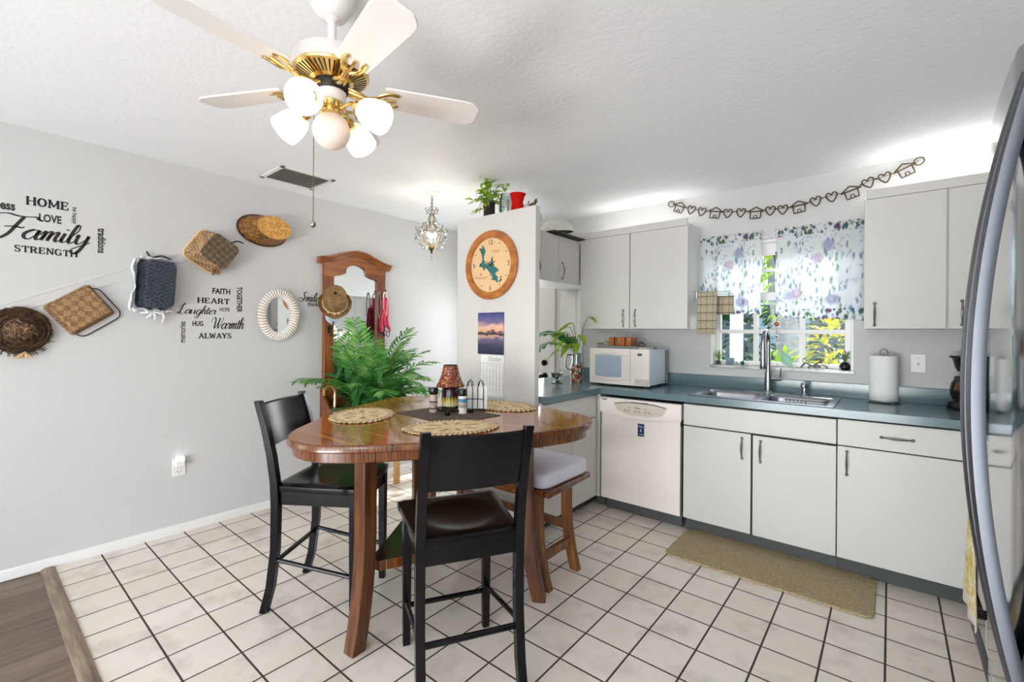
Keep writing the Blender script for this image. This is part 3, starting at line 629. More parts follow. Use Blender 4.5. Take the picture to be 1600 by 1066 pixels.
def tw(u,v):
    z=.805-.525*v; y=2.49+(u-.5)*2*(.030+.140*v**1.4); x=.246-.006*v+.006*math.sin(u*14)*(.3+v); return (x,y,z)
mb.grid(tw,20,24); mb.grid(lambda u,v:(.246+.034*v,2.49+(u-.5)*.11,.805+.012*math.sin(PI*v)),8,6); mb.grid(lambda u,v:(.280,2.49+(u-.5)*.12,.805-.3*v),8,6)
tag(obj('kitchen_towel',mb,'towel_lemon',solid=.003),'yellow patterned kitchen towel hanging low beside the refrigerator handles','towel')
# ------------------------------------------------------------------ curtains over the sink window
s=translucent('floral_cloth',None,.72); co=s.coord(); wob=s.n('TexNoise'); s.l(co,wob.inputs['Vector']); wob.inputs['Scale'].default_value=38; wob.inputs['Detail'].default_value=3
co2=s.n('VectorMath',operation='MULTIPLY_ADD'); s.l(wob.outputs['Color'],co2.inputs[0]); co2.inputs[1].default_value=(.030,.0,.030); s.l(co,co2.inputs[2]); co2=co2.outputs[0]
def spots(scale,th,cols,seed,vec,soft=.12,keep=.5,sx=1,rot=0):
    mp=s.n('Mapping'); s.l(vec,mp.inputs[0]); mp.inputs[1].default_value=(seed,0,seed*.7); mp.inputs[2].default_value=(0,R(rot),0); mp.inputs[3].default_value=(sx,.02,1)
    v=s.n('TexVoronoi'); s.l(mp.outputs[0],v.inputs['Vector']); v.inputs['Scale'].default_value=scale
    sp=s.n('SeparateXYZ'); s.l(v.outputs['Color'],sp.inputs[0])
    mr=s.n('MapRange'); s.l(v.outputs['Distance'],mr.inputs[0]); mr.inputs[1].default_value=th+soft; mr.inputs[2].default_value=th-soft; mr.clamp=True
    f=s.math('MULTIPLY',mr.outputs[0],s.math('GREATER_THAN',sp.outputs[0],keep))
    return f,s.ramp(sp.outputs[1],cols),v.outputs['Distance']
base='F7F9FD'
f1,c1,_=spots(13,.30,[(.2,'98B49C'),(.5,'A8C4C0'),(.8,'8CA4C0')],1.3,co2,.09,.30,3.0,35)
f1b,c1b,_=spots(16,.28,[(.2,'90AC98'),(.5,'A8C0C4'),(.8,'9CACCC')],5.3,co2,.09,.35,3.0,-50)
f2,c2,d2=spots(8.5,.26,[(.2,'B88CB4'),(.5,'D0A4BC'),(.8,'8C8CC8')],4.1,co2,.12,.40)
f2=s.math('MULTIPLY',f2,s.math('ADD',.35,s.math('MULTIPLY',d2,2.6)))
f3,c3,_=spots(60,.32,[(.2,'8C9CC4'),(.6,'A0AED0'),(.9,'98A8B8')],7.7,co,.15,.2)
msk=s.math('GREATER_THAN',s.noise(co,7,2),.56)
sp=s.n('SeparateXYZ'); s.l(co,sp.inputs[0])
hem=s.math('ADD',s.math('GREATER_THAN',sp.outputs[2],-.020),s.math('LESS_THAN',sp.outputs[2],-.530))
f4,c4,_=spots(26,.46,[(.2,'5E8058'),(.5,'90A888'),(.75,'8A5668'),(.95,'5E6E90')],2.2,co2,.12,.0,1.8,20)
c=s.mix(s.math('MULTIPLY',f1,.95),base,c1); c=s.mix(s.math('MULTIPLY',f1b,.95),c,c1b); c=s.mix(s.math('MULTIPLY',f2,.95),c,c2); c=s.mix(s.math('MULTIPLY',s.math('MULTIPLY',f3,msk),.8),c,c3); c=s.mix(s.math('MULTIPLY',hem,f4),c,c4)
s.l(c,s.d.inputs[0]); s.l(c,s.tr.inputs[0])
def curtain(label,x0,x1,zt,zb,ph,dz):
    t=thing('curtain',label,'curtain',((x0+x1)/2,3.70,2.05),0,'floral curtains'); L=t.location
    def pl(u,v,am): return am*(math.sin(u*26+ph)+.5*math.sin(u*43+ph*2))
    mb=MB(L); mb.grid(lambda u,v:(x0+(x1-x0)*u+.004*math.sin(v*9+u*5),3.694+pl(u,v,.007+.007*v),2.036+(zb+dz*u-2.036)*v+.004*math.sin(u*30)*v),70,14); obj('panel',mb,'floral_cloth',t)
    mb=MB(L); mb.grid(lambda u,v:(x0+(x1-x0)*u,3.692+.011*math.sin(v*PI)*-1+pl(u,v,.006),2.028+(zt-2.028+.008*math.sin(u*60+ph))*v),70,6); obj('heading',mb,'floral_cloth',t)
curtain('narrow floral curtain panel on the left half of the sink window, behind the plaid towel',-1.145,-.722,2.088,1.50,.3,-.01)
curtain('wide floral curtain panel on the right half of the sink window',-.632,-.130,2.088,1.47,1.7,-.03)
mb=MB(); mb.tube([(-1.155,3.712,2.048),(-.128,3.712,2.048)],.005,8); tag(obj('curtain_rod',mb,'white_enamel'),'thin white rod carrying the floral curtains','curtain rod')
# towel rack on the side of the left wall cabinet
t=thing('towel_rack','clear swing-arm towel rack screwed to the side of the left wall cabinet','towel rack',(-1.158,3.60,1.64)); L=t.location
mb=MB(L); mb.box(-1.16,-1.150,3.58,3.62,1.605,1.675); mb.cyl((-1.145,3.60,1.61),(-1.145,3.60,1.67),.010,n=12); obj('bracket',mb,'chrome',t,bevel=.002)
for i,(dy,zz) in enumerate(((-.045,1.655),(.0,1.64),(.05,1.625))):
    mb=MB(L); mb.tube([(-1.143,3.60,zz),(-1.0,3.60+dy*.7,zz),(-.885,3.60+dy,zz)],.005,8); obj('arm',mb,'clear_glass',t)
s=N('plaid_towel'); co=s.coord(); sp=s.n('SeparateXYZ'); s.l(co,sp.inputs[0])
def bars(o,per,wd): return s.math('LESS_THAN',s.math('FRACT',s.math('MULTIPLY',o,1/per)),wd)
c=s.ramp(s.noise(co,60,3),[(.3,'A89C84'),(.7,'BEB29A')]); c=s.mix(s.math('MULTIPLY',bars(sp.outputs[0],.044,.10),.75),c,'6E6448'); c=s.mix(s.math('MULTIPLY',bars(sp.outputs[2],.060,.10),.85),c,'4A4636'); c=s.mix(s.math('MULTIPLY',bars(s.math('ADD',sp.outputs[2],.014),.060,.06),.6),c,'8A8468')
s.set(c,.95)
def hang(name,label,x0,x1,y,zt,zf,zb,mat,k):
    mb=MB()
    def f(u,v):
        Lf=zt-zf; Lb=zt-zb; tot=Lf+Lb; q=v*tot; w_=.004*math.sin(u*11+k)
        if q<Lf: return (x0+(x1-x0)*u+.008*math.sin(q*5),y-.010+w_*(1-q/Lf),zf+q)
        return (x0+(x1-x0)*u,y+.010+w_,zt-(q-Lf)+.0)
    mb.grid(f,16,30); return tag(obj(name,mb,mat,solid=.002),label,'towel',None)
hang('dish_towel','brown plaid dish towel hung long on the front arm of the towel rack',-1.128,-.990,3.560,1.664,1.345,1.50,'plaid_towel',0)
hang('dish_towel','brown plaid dish towel hung short on the rear arm, right of the longer one',-1.01,-.895,3.648,1.634,1.49,1.52,'plaid_towel',2)
# ------------------------------------------------------------------ garland of twig houses and hearts
t=thing('twig_garland','twig garland of little houses and hearts strung above the sink window','garland',(-.6,3.747,2.3)); L=t.location
GP=[('r',-1.399,2.414),('H',-1.332,2.377),('h',-1.238,2.342),('h',-1.156,2.314),('H',-1.055,2.288),('h',-.964,2.27),('h',-.872,2.26),('H',-.772,2.242),('h',-.676,2.243),('h',-.597,2.237),('H',-.499,2.24),('h',-.4,2.261),('h',-.31,2.275),('H',-.204,2.287),('h',-.115,2.33),('h',-.032,2.346),('H',.066,2.375),('r',.13,2.412)]
wood('twig',[(.3,'2E2214'),(.6,'54401F'),(.8,'7A6030')],(60,60,60),.8)
def onwall(pts,c,a):
    pts=[(1.13*x,1.13*z) for x,z in pts]
    return [(c[0]+x*math.cos(a)-z*math.sin(a),3.7475,c[1]+x*math.sin(a)+z*math.cos(a)) for x,z in pts]
for i,(k,x,z) in enumerate(GP):
    a_=GP[max(0,i-1)]; b_=GP[min(len(GP)-1,i+1)]; a=math.atan2(b_[2]-a_[2],b_[1]-a_[1]); c=(x,z); mb=MB(L); S_=1.16
    if k=='r': mb.tube(onwall([(.022*math.cos(q*PI/8),.020*math.sin(q*PI/8)) for q in range(16)],c,a),.0035,6,closed=True); obj('ring',mb,'twig',t)
    elif k=='h':
        pts=[(.0,.012),(.010,.024),(.022,.022),(.027,.008),(.018,-.012),(.0,-.030),(-.018,-.012),(-.027,.008),(-.022,.022),(-.010,.024)]
        q=catmull([(p,r,0) for p,r in pts],4,True); mb.tube(onwall([(v.x,v.y) for v in q],c,a),.0042,6,closed=True); mb.tube(onwall([(.026,.008),(.040,.006)],c,a),.003,6); mb.tube(onwall([(-.026,.008),(-.040,.006)],c,a),.003,6); obj('heart',mb,'twig',t)
    else:
        mb.tube(onwall([(-.045,.010),(0,.036),(.045,.010)],c,a),.0045,6); mb.tube(onwall([(-.05,.008),(.05,.008)],c,a),.0045,6)
        mb.tube(onwall([(-.031,.008),(-.030,-.036),(.030,-.036),(.032,.008)],c,a),.0045,6); mb.tube(onwall([(-.010,-.036),(-.009,-.020),(.0,-.015),(.009,-.020),(.010,-.036)],c,a),.003,6); obj('house',mb,'twig',t)
mb=MB(L); q=catmull([(x,3.751,z+.009) for k,x,z in GP],5); mb.tube(q,.0016,5); obj('string',mb,'twig',t)
# ------------------------------------------------------------------ things on the window sill
SZ=WZ0
def pot_plant(name,label,cat,c,pot,leaf,n,L0,W0,hz,spread,seed,stem='stem_green',group=None,up=.6,curl=.3):
    rnd=random.Random(seed); t=thing(name,label,cat,c,0,group)
    if pot:
        prof,pm=pot; mb=MB(c); mb.lathe(prof,24,c); obj('pot',mb,pm,t); z0=prof[-1][1]
        top=max(p[1] for p in prof); r=prof[-1][0]; mb=MB(c); mb.lathe([(0,top*.86),(max(q[0] for q in prof)*.8,top*.86)],18,c); obj('soil',mb,'soil',t)
    else: top=0
    st=MB(c); lf=MB(c)
    for i in range(n):
        a=rnd.uniform(0,2*PI); h=hz*rnd.uniform(.35,1); r=spread*rnd.uniform(.2,1)
        b=Vector((c[0],c[1],c[2]+top*.8)); e=Vector((c[0]+r*math.cos(a),c[1]+r*math.sin(a),c[2]+top+h)); m=(b+e)/2+Vector((0,0,h*.25))
        st.tube(catmull([b,m,e],4),.0016,5); d=Vector((math.cos(a),math.sin(a),rnd.uniform(-.2,up)))
        lf.leaf(e,d,(0,0,1),L0*rnd.uniform(.7,1.15),W0*rnd.uniform(.7,1.1),curl,5)
    obj('stems',st,stem,t); obj('foliage',lf,leaf,t); return t
small=[(0,0),(.016,0),(.022,.03),(.0225,.034),(.019,.034)]
pot_plant('potted_plant','small bright green plant in a clear pot at the left end of the window sill','plant',(-1.030,3.785,SZ),([(0,0),(.014,0),(.018,.022),(.0185,.024),(.015,.024)],'clear_glass'),'lime_leaf',22,.032,.018,.085,.030,3)
mb=MB(); mb.box(-.985,-.925,3.80,3.815,SZ,SZ+.055); o=tag(obj('glass_block',mb,'teal_glass',bevel=.003),'small square blue-grey glass block on the sill beside the green plant','ornament')
s=N('slate_glass'); s.set('7C8EA0',.15); o.data.materials[0]=MT['slate_glass']; mb=MB(); mb.M=frame((-.955,3.7995,SZ+.028),(1,0,0),(0,0,1)); mb.tube([(.017*math.cos(a*PI/8),.017*math.sin(a*PI/8),0) for a in range(16)],.003,6,closed=True); obj('relief',mb,'silver_leaf',o)
mb=MB(); mb.sphere((-.90,3.80,SZ+.016),.016,10,8); tag(obj('crystal_ball',mb,'clear_glass'),'clear crystal on the sill left of the teal glass piece','ornament')
mb=MB(); mb.sphere((-.862,3.795,SZ+.02),.020,10,6,(1,.7,1)); tag(obj('sea_glass',mb,'teal_glass',ang=10),'lump of teal glass on the sill left of the faucet','ornament')
mb=MB(); mb.sphere((-.655,3.80,SZ+.011),.018,12,8,(1,.8,.6)); tag(obj('seashell',mb,'white_plastic'),'small white shell on the sill right behind the faucet','shell')
s=translucent('milk_green','BFE0CC',.4)
mb=MB(); mb.M=Matrix.Translation((-.565,3.79,SZ+.05))@Matrix.Rotation(R(-35),4,'Y')@Matrix.Rotation(R(65),4,'X'); mb.grid(lambda u,v:(.030*math.sin(PI*v)*(2*u-1)*1.1,-.065+.13*v,.014*(2*u-1)**2+.01*math.sin(v*3)),12,16)
tag(obj('leaf_dish',mb,'milk_green',solid=.004),'pale green glass leaf dish leaning on the sill','dish')
mb=MB(); rnd=random.Random(5)
mb.tube(catmull([(-.485,3.785,SZ+.006),(-.455,3.785,SZ+.040),(-.42,3.79,SZ+.018),(-.385,3.785,SZ+.012),(-.35,3.78,SZ+.035)],5),[.006]*21,7)
for a,b,c in (((-.46,3.785,SZ+.035),(-.475,3.79,SZ+.062),(-.452,3.785,SZ+.07)),((-.41,3.79,SZ+.015),(-.395,3.775,SZ+.04),(-.37,3.77,SZ+.006)),((-.36,3.78,SZ+.03),(-.34,3.785,SZ+.02),(-.325,3.78,SZ+.004)),((-.43,3.787,SZ+.02),(-.44,3.77,SZ+.008),(-.425,3.765,SZ+.004)),((-.40,3.785,SZ+.012),(-.385,3.79,SZ+.045),(-.36,3.79,SZ+.055))): mb.tube(catmull([a,b,c],4),.0045,6)
tag(obj('driftwood',mb,'pewter'),'twisted grey driftwood figure on the right half of the sill','ornament')
pot_plant('potted_plant','silvery plant in a round black pot at the right end of the window sill','plant',(-.235,3.79,SZ),([(0,0),(.016,0),(.030,.018),(.030,.034),(.018,.052),(.014,.054)],'black_plastic'),'silver_leaf',26,.030,.014,.075,.036,8)
t=thing('window_mobile','string of small beads and ornaments hanging in the gap between the floral curtains','ornament',(-.628,3.735,2.03)); L=t.location
mb=MB(L); mb.cyl((-.628,3.735,2.04),(-.628,3.735,1.30),.0012,n=5); obj('string',mb,'gold_wire',t)
for z,r,m in ((1.93,.013,'gold_wire'),(1.86,.010,'black_plastic'),(1.66,.016,'clock_wood'),(1.49,.014,'block_wood'),(1.42,.018,'clock_wood'),(1.33,.010,'teal_glass')):
    mb=MB(L); mb.sphere((-.628,3.735,z),r,10,8); obj('bead',mb,m,t)
# ------------------------------------------------------------------ the garden beyond the window
plain('lawn','6E7E4E',.9,vary=.3,vscale=5); plain('bounce_paving','B8B4AC',.8); plain('house_wall','6E7278',.8); plain('roof_tile','8A8C90',.8,vary=.2,vscale=3)
wood('bark',[(.3,'6E665E'),(.55,'9A928A'),(.75,'B8B0A8')],(4,4,12),.9,bump=.4)
mb=MB(); mb.box(-25,20,KY+.12,32,-.30,-.2); struct('ground',mb,'lawn'); mb=MB(); mb.box(-6,5,KY+.12,KY+3.6,-.2,-.18); struct('ground.001',mb,'bounce_paving')  # pale slab is unseen, added to bounce sunlight onto the curtains
t=thing('neighbour_house','grey house with a white gutter seen through the lower sink window','house',(-6,14,-.2)); L=t.location
mb=MB(L); mb.box(-13,4,14,22,-.2,2.4); obj('wall',mb,'house_wall',t)
mb=MB(L); mb.loft([[(-13.6,13.4,2.3),(-13.6,22.6,2.3),(-13.6,18,4.2)],[(4.6,13.4,2.3),(4.6,22.6,2.3),(4.6,18,4.2)]]); obj('roof',mb,'roof_tile',t)
mb=MB(L); mb.box(-13.6,4.6,13.28,13.42,2.12,2.34); obj('gutter',mb,'white_plastic',t)
for x in (-9,-5,-2.2,.6):
    mb=MB(L); mb.box(x-.6,x+.6,13.96,14.0,.7,1.8); obj('window',mb,'mw_window',t)
mb=MB(); mb.box(-1.255,-1.15,4.98,5.085,-.2,2.32); tag(obj('porch_post',mb,'white_plastic',bevel=.006),'white square porch post outside the left half of the window','post')
def bush(name,label,c,rx,ry,rz,n,L0,W0,mat,seed,cat='bush'):
    rnd=random.Random(seed); mb=MB(c); t=thing(name,label,cat,(c[0],c[1],-.2))
    mb=MB(t.location)
    for i in range(n):
        th=rnd.uniform(0,2*PI); cz=rnd.uniform(-1,1); q=math.sqrt(1-cz*cz); rr=rnd.uniform(.55,1)
        d=Vector((q*math.cos(th),q*math.sin(th),cz)); p=Vector((c[0]+rx*rr*d.x,c[1]+ry*rr*d.y,c[2]+rz*rr*d.z))
        mb.leaf(p,d+Vector((rnd.uniform(-.6,.6),rnd.uniform(-.6,.6),rnd.uniform(-.5,.4))),(0,0,1),L0*rnd.uniform(.6,1.2),W0*rnd.uniform(.6,1.2),.3,3)
    obj('foliage',mb,mat,t); mb=MB(t.location)
    for i in range(5):
        a=i*1.3; mb.tube([(c[0]+.04*math.cos(a),c[1]+.04*math.sin(a),-.2),(c[0]+rx*.4*math.cos(a),c[1]+ry*.4*math.sin(a),c[2]),(c[0]+rx*.7*math.cos(a),c[1]+ry*.7*math.sin(a),c[2]+rz*.5)],[.02,.012,.006],6)
    obj('branches',mb,'stem_brown',t); return t
bush('croton_bush','sunlit bush with yellow leaves outside the right half of the window',(-.36,5.35,1.18),.30,.35,.42,230,.15,.06,'yellow_leaf',11)
bush('garden_bush','low green bush outside behind the leaf dish',(-1.05,6.4,.75),.35,.35,.42,260,.14,.06,'lime_leaf',12)
for i,(x,y,rx,rz,lb) in enumerate(((-4.7,9.4,1.1,2.0,'dark hedge shrub outside, left of the white porch post'),(-2.4,9.8,1.05,1.6,'dark hedge shrub outside between the porch post and the tree trunk'),(-.25,9.6,1.0,1.9,'dark hedge shrub outside behind the yellow bush'))):
    bush('hedge_shrub',lb,(x,y,rz*.75-.2),rx,1.0,rz,900,.26,.13,'hedge_leaf',20+i)
t=thing('hanging_plant','leafy plant hanging outside in the gap between the floral curtains','plant',(-.72,4.62,2.26)); L=t.location
mb=MB(L); mb.lathe([(0,-.30),(.07,-.30),(.10,-.20),(.11,-.12),(.10,-.12)],20,L); obj('basket',mb,'stem_brown',t)
mb=MB(L); rnd=random.Random(77)
for i in range(3): mb.cyl((L.x+.1*math.cos(i*2.1),L.y+.1*math.sin(i*2.1),L.z-.13),(L.x,L.y,L.z+.12),.003,n=5)
obj('hanger',mb,'black_metal',t); lf=MB(L); st=MB(L)
for i in range(30):
    a=rnd.uniform(0,2*PI); r=rnd.uniform(.08,.22); h=-rnd.uniform(.15,.75); e=L+Vector((r*math.cos(a),r*math.sin(a)*.7,h)); b=L+Vector((.05*math.cos(a),.05*math.sin(a),-.08)); pts=catmull([b,b+Vector((r*.8*math.cos(a),r*.6*math.sin(a),.02)),e],5); st.tube(pts,.002,5)
    for p in pts[2::1]: lf.leaf(p,(math.cos(a+rnd.uniform(-1,1)),math.sin(a+rnd.uniform(-1,1)),rnd.uniform(-.9,.2)),(0,0,1),.075,.05,.3,4)
obj('foliage',lf,'lime_leaf',t); obj('stems',st,'stem_green',t)
t=thing('garden_tree','tree with a leaning grey trunk outside the middle of the window','tree',(-1.38,7.4,-.2)); L=t.location
mb=MB(L); mb.tube(catmull([(-.98,7.4,-.25),(-1.05,7.4,.8),(-1.2,7.42,1.9),(-1.5,7.5,4.2)],6),[.17]*7+[.15]*6+[.12]*6,14); obj('trunk',mb,'bark',t)
mb=MB(L); rnd=random.Random(31)
for i in range(1100):
    th=rnd.uniform(0,2*PI); cz=rnd.uniform(-.8,1); q=math.sqrt(1-cz*cz); rr=rnd.uniform(.5,1); d=Vector((q*math.cos(th),q*math.sin(th),cz))
    mb.leaf((-1.7+2.3*rr*d.x,8.6+1.6*rr*d.y,4.9+1.1*rr*d.z),d+Vector((0,0,-.5)),(0,0,1),.26,.12,.3,3)
obj('crown',mb,'hedge_leaf',t)
# ------------------------------------------------------------------ dining table: rounded triangle on three sabre legs
TC=(-1.784,1.594); TZ=.915
t=thing('dining_table','counter-height rounded-triangle dining table of glossy striped brown wood','table',(TC[0],TC[1],0)); L=t.location
def tri(k,off=0,n=96):
    out=[]
    for i in range(n):
        a=2*PI*i/n; r=.657+.086*math.cos(3*(a-.549))+.026*math.cos(6*(a-.549))-off; out.append((TC[0]+r*math.cos(a),TC[1]+r*math.sin(a)))
    return out
def ring(off,z): return [(x,y,z) for x,y in tri(0,off)]
mb=MB(L); mb.k=1; mb.loft([ring(.010,TZ-.032),ring(.0,TZ-.027),ring(0,TZ-.007),ring(.003,TZ-.002),ring(.008,TZ)],False); mb.k=0; mb.add(ring(.008,TZ),[tuple(range(96))]); mb.add(ring(.010,TZ-.032),[tuple(range(95,-1,-1))])
obj('tabletop',mb,['table_top','table_edge'],t,ang=50)
mb=MB(L); mb.loft([ring(.028,.842),ring(.022,.846),ring(.022,.882)],False); mb.loft([ring(.05,.882),ring(.05,.842),ring(.028,.842)],False); obj('apron',mb,'table_edge',t,ang=50)
LG=[((-1.725,1.115),(-1.722,1.065)),((-1.412,1.838),(-1.352,1.872)),((-2.185,1.775),(-2.235,1.800))]
for (ux,uy),(fx,fy) in LG:
    d=Vector((fx-ux,fy-uy,0)).normalized(); n=Vector((-d.y,d.x,0)); rings=[]
    for i in range(15):
        z=.882*(1-i/14); q=max(0,(.55-z)/.55); k=Vector((ux,uy,0))+Vector((fx-ux,fy-uy,0))*(q**2*1.25-.25*q); k.z=z; a=.036-.004*q; b=.033
        rings.append([k+n*a*s1+d*b*s2 for s1,s2 in ((-1,-1),(1,-1),(1,1),(-1,1))])
    mb=MB(L); mb.loft(rings[::-1]); obj('leg',mb,'table_leg',t,bevel=.005)
SP=[Vector((u[0],u[1]))+(Vector(TC)-Vector(u)).normalized()*.012 for u,_ in LG]
out=[]
for i in range(3):
    a,b,c=SP[i-1],SP[i],SP[(i+1)%3]
    for o in (a,c): out.append(tuple(b+(o-b).normalized()*.05-(Vector(TC)-b).normalized()*.0))
mb=MB(L); mb.k=1; mb.prism(out,.300,.344); mb.k=0; mb.prism([(x*.999+TC[0]*.001,y*.999+TC[1]*.001) for x,y in out],.3435,.3455); obj('shelf',mb,['dark_shelf','table_edge'],t,bevel=.003)
# ------------------------------------------------------------------ counter-height chairs
def make_chair(label):
    t=thing('dining_chair',label,'chair',(0,0,0),0,'dark counter chairs')
    mb=MB()
    def seat(u,v,top=True):
        y=-.215+.43*v; w_=(.190+.028*v); x=(2*u-1)*w_; r=((x/.15)**2+((y+.02)/.15)**2); ed=max(abs(2*u-1),abs(2*v-1)); dz=-.014*max(0,1-r)**.8+ .006*(abs(2*u-1)**2)*(v>.5)*(v-.5)*2-.010*max(0,(ed-.93)/.07)**2
        return (x,y-.015*(abs(2*u-1)**4)*(1 if v>.9 else 0),(.615+dz) if top else .582)
    n,m=22,22; mb.grid(lambda u,v:seat(u,v),n,m); mb.grid(lambda u,v:seat(1-u,v,False),n,m)
    edge=[(i/n,0) for i in range(n)]+[(1,j/m) for j in range(m)]+[(1-i/n,1) for i in range(n)]+[(0,1-j/m) for j in range(m)]
    mb.loft([[seat(u,v,False) for u,v in edge],[(lambda p:(p[0]*1.004,p[1]*1.004,.600))(seat(u,v)) for u,v in edge],[seat(u,v) for u,v in edge]],False); obj('seat',mb,'black_wood',t,ang=55)
    mb=MB(); mb.box(-.17,.17,.178,.196,.515,.585); mb.box(-.172,.172,-.208,-.192,.515,.585); mb.box(-.186,-.170,-.2,.19,.515,.585); mb.box(.170,.186,-.2,.19,.515,.585); obj('seat_apron',mb,'black_wood',t,bevel=.002)
    for s_ in (-1,1):
        mb=MB(); mb.loft([[(s_*.178+a*k,.185+b*k,z) for a,b in ((-1,-1),(1,-1),(1,1),(-1,1))] for z,k in ((0,.0155),(.3,.018),(.585,.019))]); obj('leg',mb,'black_wood',t,bevel=.003)
    prof=[(0,-.255,.018),(.12,-.222,.0185),(.3,-.200,.019),(.5,-.197,.020),(.62,-.202,.020),(.75,-.222,.019),(.88,-.252,.0175),(1.0,-.288,.016),(1.008,-.291,.013)]
    for s_ in (-1,1):
        mb=MB(); mb.loft([[(s_*.186+a*.017,y+b*k,z) for a,b in ((-1,-1),(1,-1),(1,1),(-1,1))] for z,y,k in prof]); obj('rear_leg',mb,'black_wood',t,bevel=.003)
    def yb(z): return -.222-.030*(z-.75)/.13 if z<.88 else -.252-.036*(z-.88)/.12
    mb=MB(); rings=[]
    for i in range(13):
        x=-.171+.342*i/12; cv=-.022*(1-(x/.171)**2); rings.append([(x,yb(z)+cv+o,z) for z,o in ((.79,-.009),(.985,-.009),(.992,0),(.985,.009),(.79,.009))])
    mb.loft(rings); obj('backrest',mb,'black_wood',t)
    for nm,a,b,r in (('rung',(-.178,.185,.165),(.178,.185,.165),.011),('rung',(-.186,-.207,.238),(.186,-.207,.238),.012),('rung',(-.180,.185,.185),(-.186,-.205,.255),.010),('rung',(.180,.185,.185),(.186,-.205,.255),.010)):
        mb=MB(); mb.cyl(a,b,r,n=10); obj(nm,mb,'black_wood',t)
    return t
c1=make_chair('dark counter-height chair in front of the table, its curved back towards the viewer')
c1.location=(-1.349,1.299,0); c1.rotation_euler=(0,0,R(60.2))
c2=copy_tree(c1); c2['label']='dark counter-height chair at the left side of the table, nearest the white wall'; c2.location=(-2.189,1.236,0); c2.rotation_euler=(0,0,R(-56))
# ------------------------------------------------------------------ cushioned bench
t=thing('bench','wooden bench with a thick white cushion pushed under the right side of the table','bench',(-1.86,2.11,0)); L=t.location
mb=MB(L); q=[(-1.318,1.900),(-1.340,2.350),(-2.38,2.355),(-2.40,1.885)]; mb.prism(q[::-1] if False else q,.505,.535); obj('seat',mb,'table_edge',t,bevel=.005)
mb=MB(L)
for x0,x1,y0,y1 in ((-2.30,-1.42,1.955,1.975),(-2.30,-1.42,2.235,2.255),(-1.445,-1.425,1.96,2.25),(-2.30,-2.28,1.96,2.25)): mb.box(x0,x1,y0,y1,.455,.505)
obj('apron',mb,'bench_wood',t)
for sx,x in ((1,-1.435),(-1,-2.29)):
    for y in (1.965,2.245):
        rings=[]
        for i in range(11):
            z=.505*(1-i/10); qq=max(0,(.36-z)/.36); k=x+sx*.062*qq**1.8; rings.append([(k+a*.026,y+b*.021,z) for a,b in ((-1,-1),(1,-1),(1,1),(-1,1))])
        mb=MB(L); mb.loft(rings[::-1]); obj('leg',mb,'bench_wood',t,bevel=.003)
for a in (((-1.43,1.97,.15),(-1.39,2.24,.185)),):
    mb=MB(L); mb.box(-1.425,-1.395,1.97,2.24,.135,.18); obj('rail',mb,'bench_wood',t,bevel=.003); mb=MB(L); mb.box(-2.335,-2.305,1.97,2.24,.135,.18); obj('rail',mb,'bench_wood',t,bevel=.003)
mb=MB(L); mb.box(-2.29,-1.42,2.232,2.252,.215,.265); obj('rail',mb,'bench_wood',t,bevel=.003)
mb=MB(L); mb.box(-2.29,-1.42,1.958,1.978,.215,.265); obj('rail',mb,'bench_wood',t,bevel=.003)
plain('cushion_cloth','DAD8E2',.95,vary=.04,vscale=14,bump=.3,bscale=25)
rings=[]; cx,cy=-1.862,2.125
for k,(g,z) in enumerate(((.006,.0),(-.004,.006),(-.007,.02),(-.007,.058),(-.003,.072),(.008,.080),(.035,.086),(.12,.089))): rings.append([(cx+x,cy+y,.537+z) for x,y in rrect(1.02-2*g,.43-2*g,.05,5)])
mb=MB(); mb.loft(rings); o=obj('seat_cushion',mb,'cushion_cloth',ang=60); tag(o,'thick white seat cushion lying on the wooden bench','cushion')
# ------------------------------------------------------------------ on the table
ZS=TZ+.0008
s=N('straw'); co=s.coord(); v=s.n('SeparateXYZ'); s.l(co,v.inputs[0]); rr=s.math('SQRT',s.math('ADD',s.math('POWER',s.math('MULTIPLY',v.outputs[0],1/.215),2),s.math('POWER',s.math('MULTIPLY',v.outputs[1],1/.155),2)))
rings_=s.math('SINE',s.math('MULTIPLY',rr,95)); ang=s.math('ARCTAN2',v.outputs[1],v.outputs[0]); rad=s.math('SINE',s.math('MULTIPLY',ang,60)); wv=s.math('MULTIPLY',rings_,rad)
c=s.ramp(s.math('ADD',s.math('MULTIPLY',wv,.25),s.noise(co,30,3)),[(.25,'C8A872'),(.5,'E6CC9C'),(.8,'F4E4BE')])
pet=s.math('MULTIPLY',s.math('GREATER_THAN',s.math('SINE',s.math('MULTIPLY',ang,8)),.55),s.math('MULTIPLY',s.math('GREATER_THAN',rr,.25),s.math('LESS_THAN',rr,.62)))
brd=s.math('MULTIPLY',s.math('GREATER_THAN',rr,.80),s.math('GREATER_THAN',s.math('SINE',s.math('ADD',s.math('MULTIPLY',ang,44),s.math('MULTIPLY',rr,22))),.1))
c=s.mix(s.math('MULTIPLY',pet,.6),c,'7A5634'); c=s.mix(s.math('MULTIPLY',brd,.75),c,'5E4228'); s.set(c,.85); s.bump(wv,.5,.004)
def placemat(label,x,y,a):
    mb=MB(); n=88
    def rg(k,z): return [((.215*k*(1+.022*(k>.9)*math.cos(44*2*PI*j/n)))*math.cos(2*PI*j/n),(.155*k*(1+.03*(k>.9)*math.cos(44*2*PI*j/n)))*math.sin(2*PI*j/n),z) for j in range(n)]
    mb.loft([rg(.97,0),rg(1.0,.003),rg(.97,.007),rg(.85,.006),rg(.5,.006),rg(.05,.006)]); o=obj('placemat',mb,'straw'); o.location=(x,y,ZS); o.rotation_euler=(0,0,R(a)); return tag(o,label,'placemat','oval straw placemats on the table')
placemat('oval straw placemat on the left corner of the table by the wall-side chair',-2.062,1.312,-42)
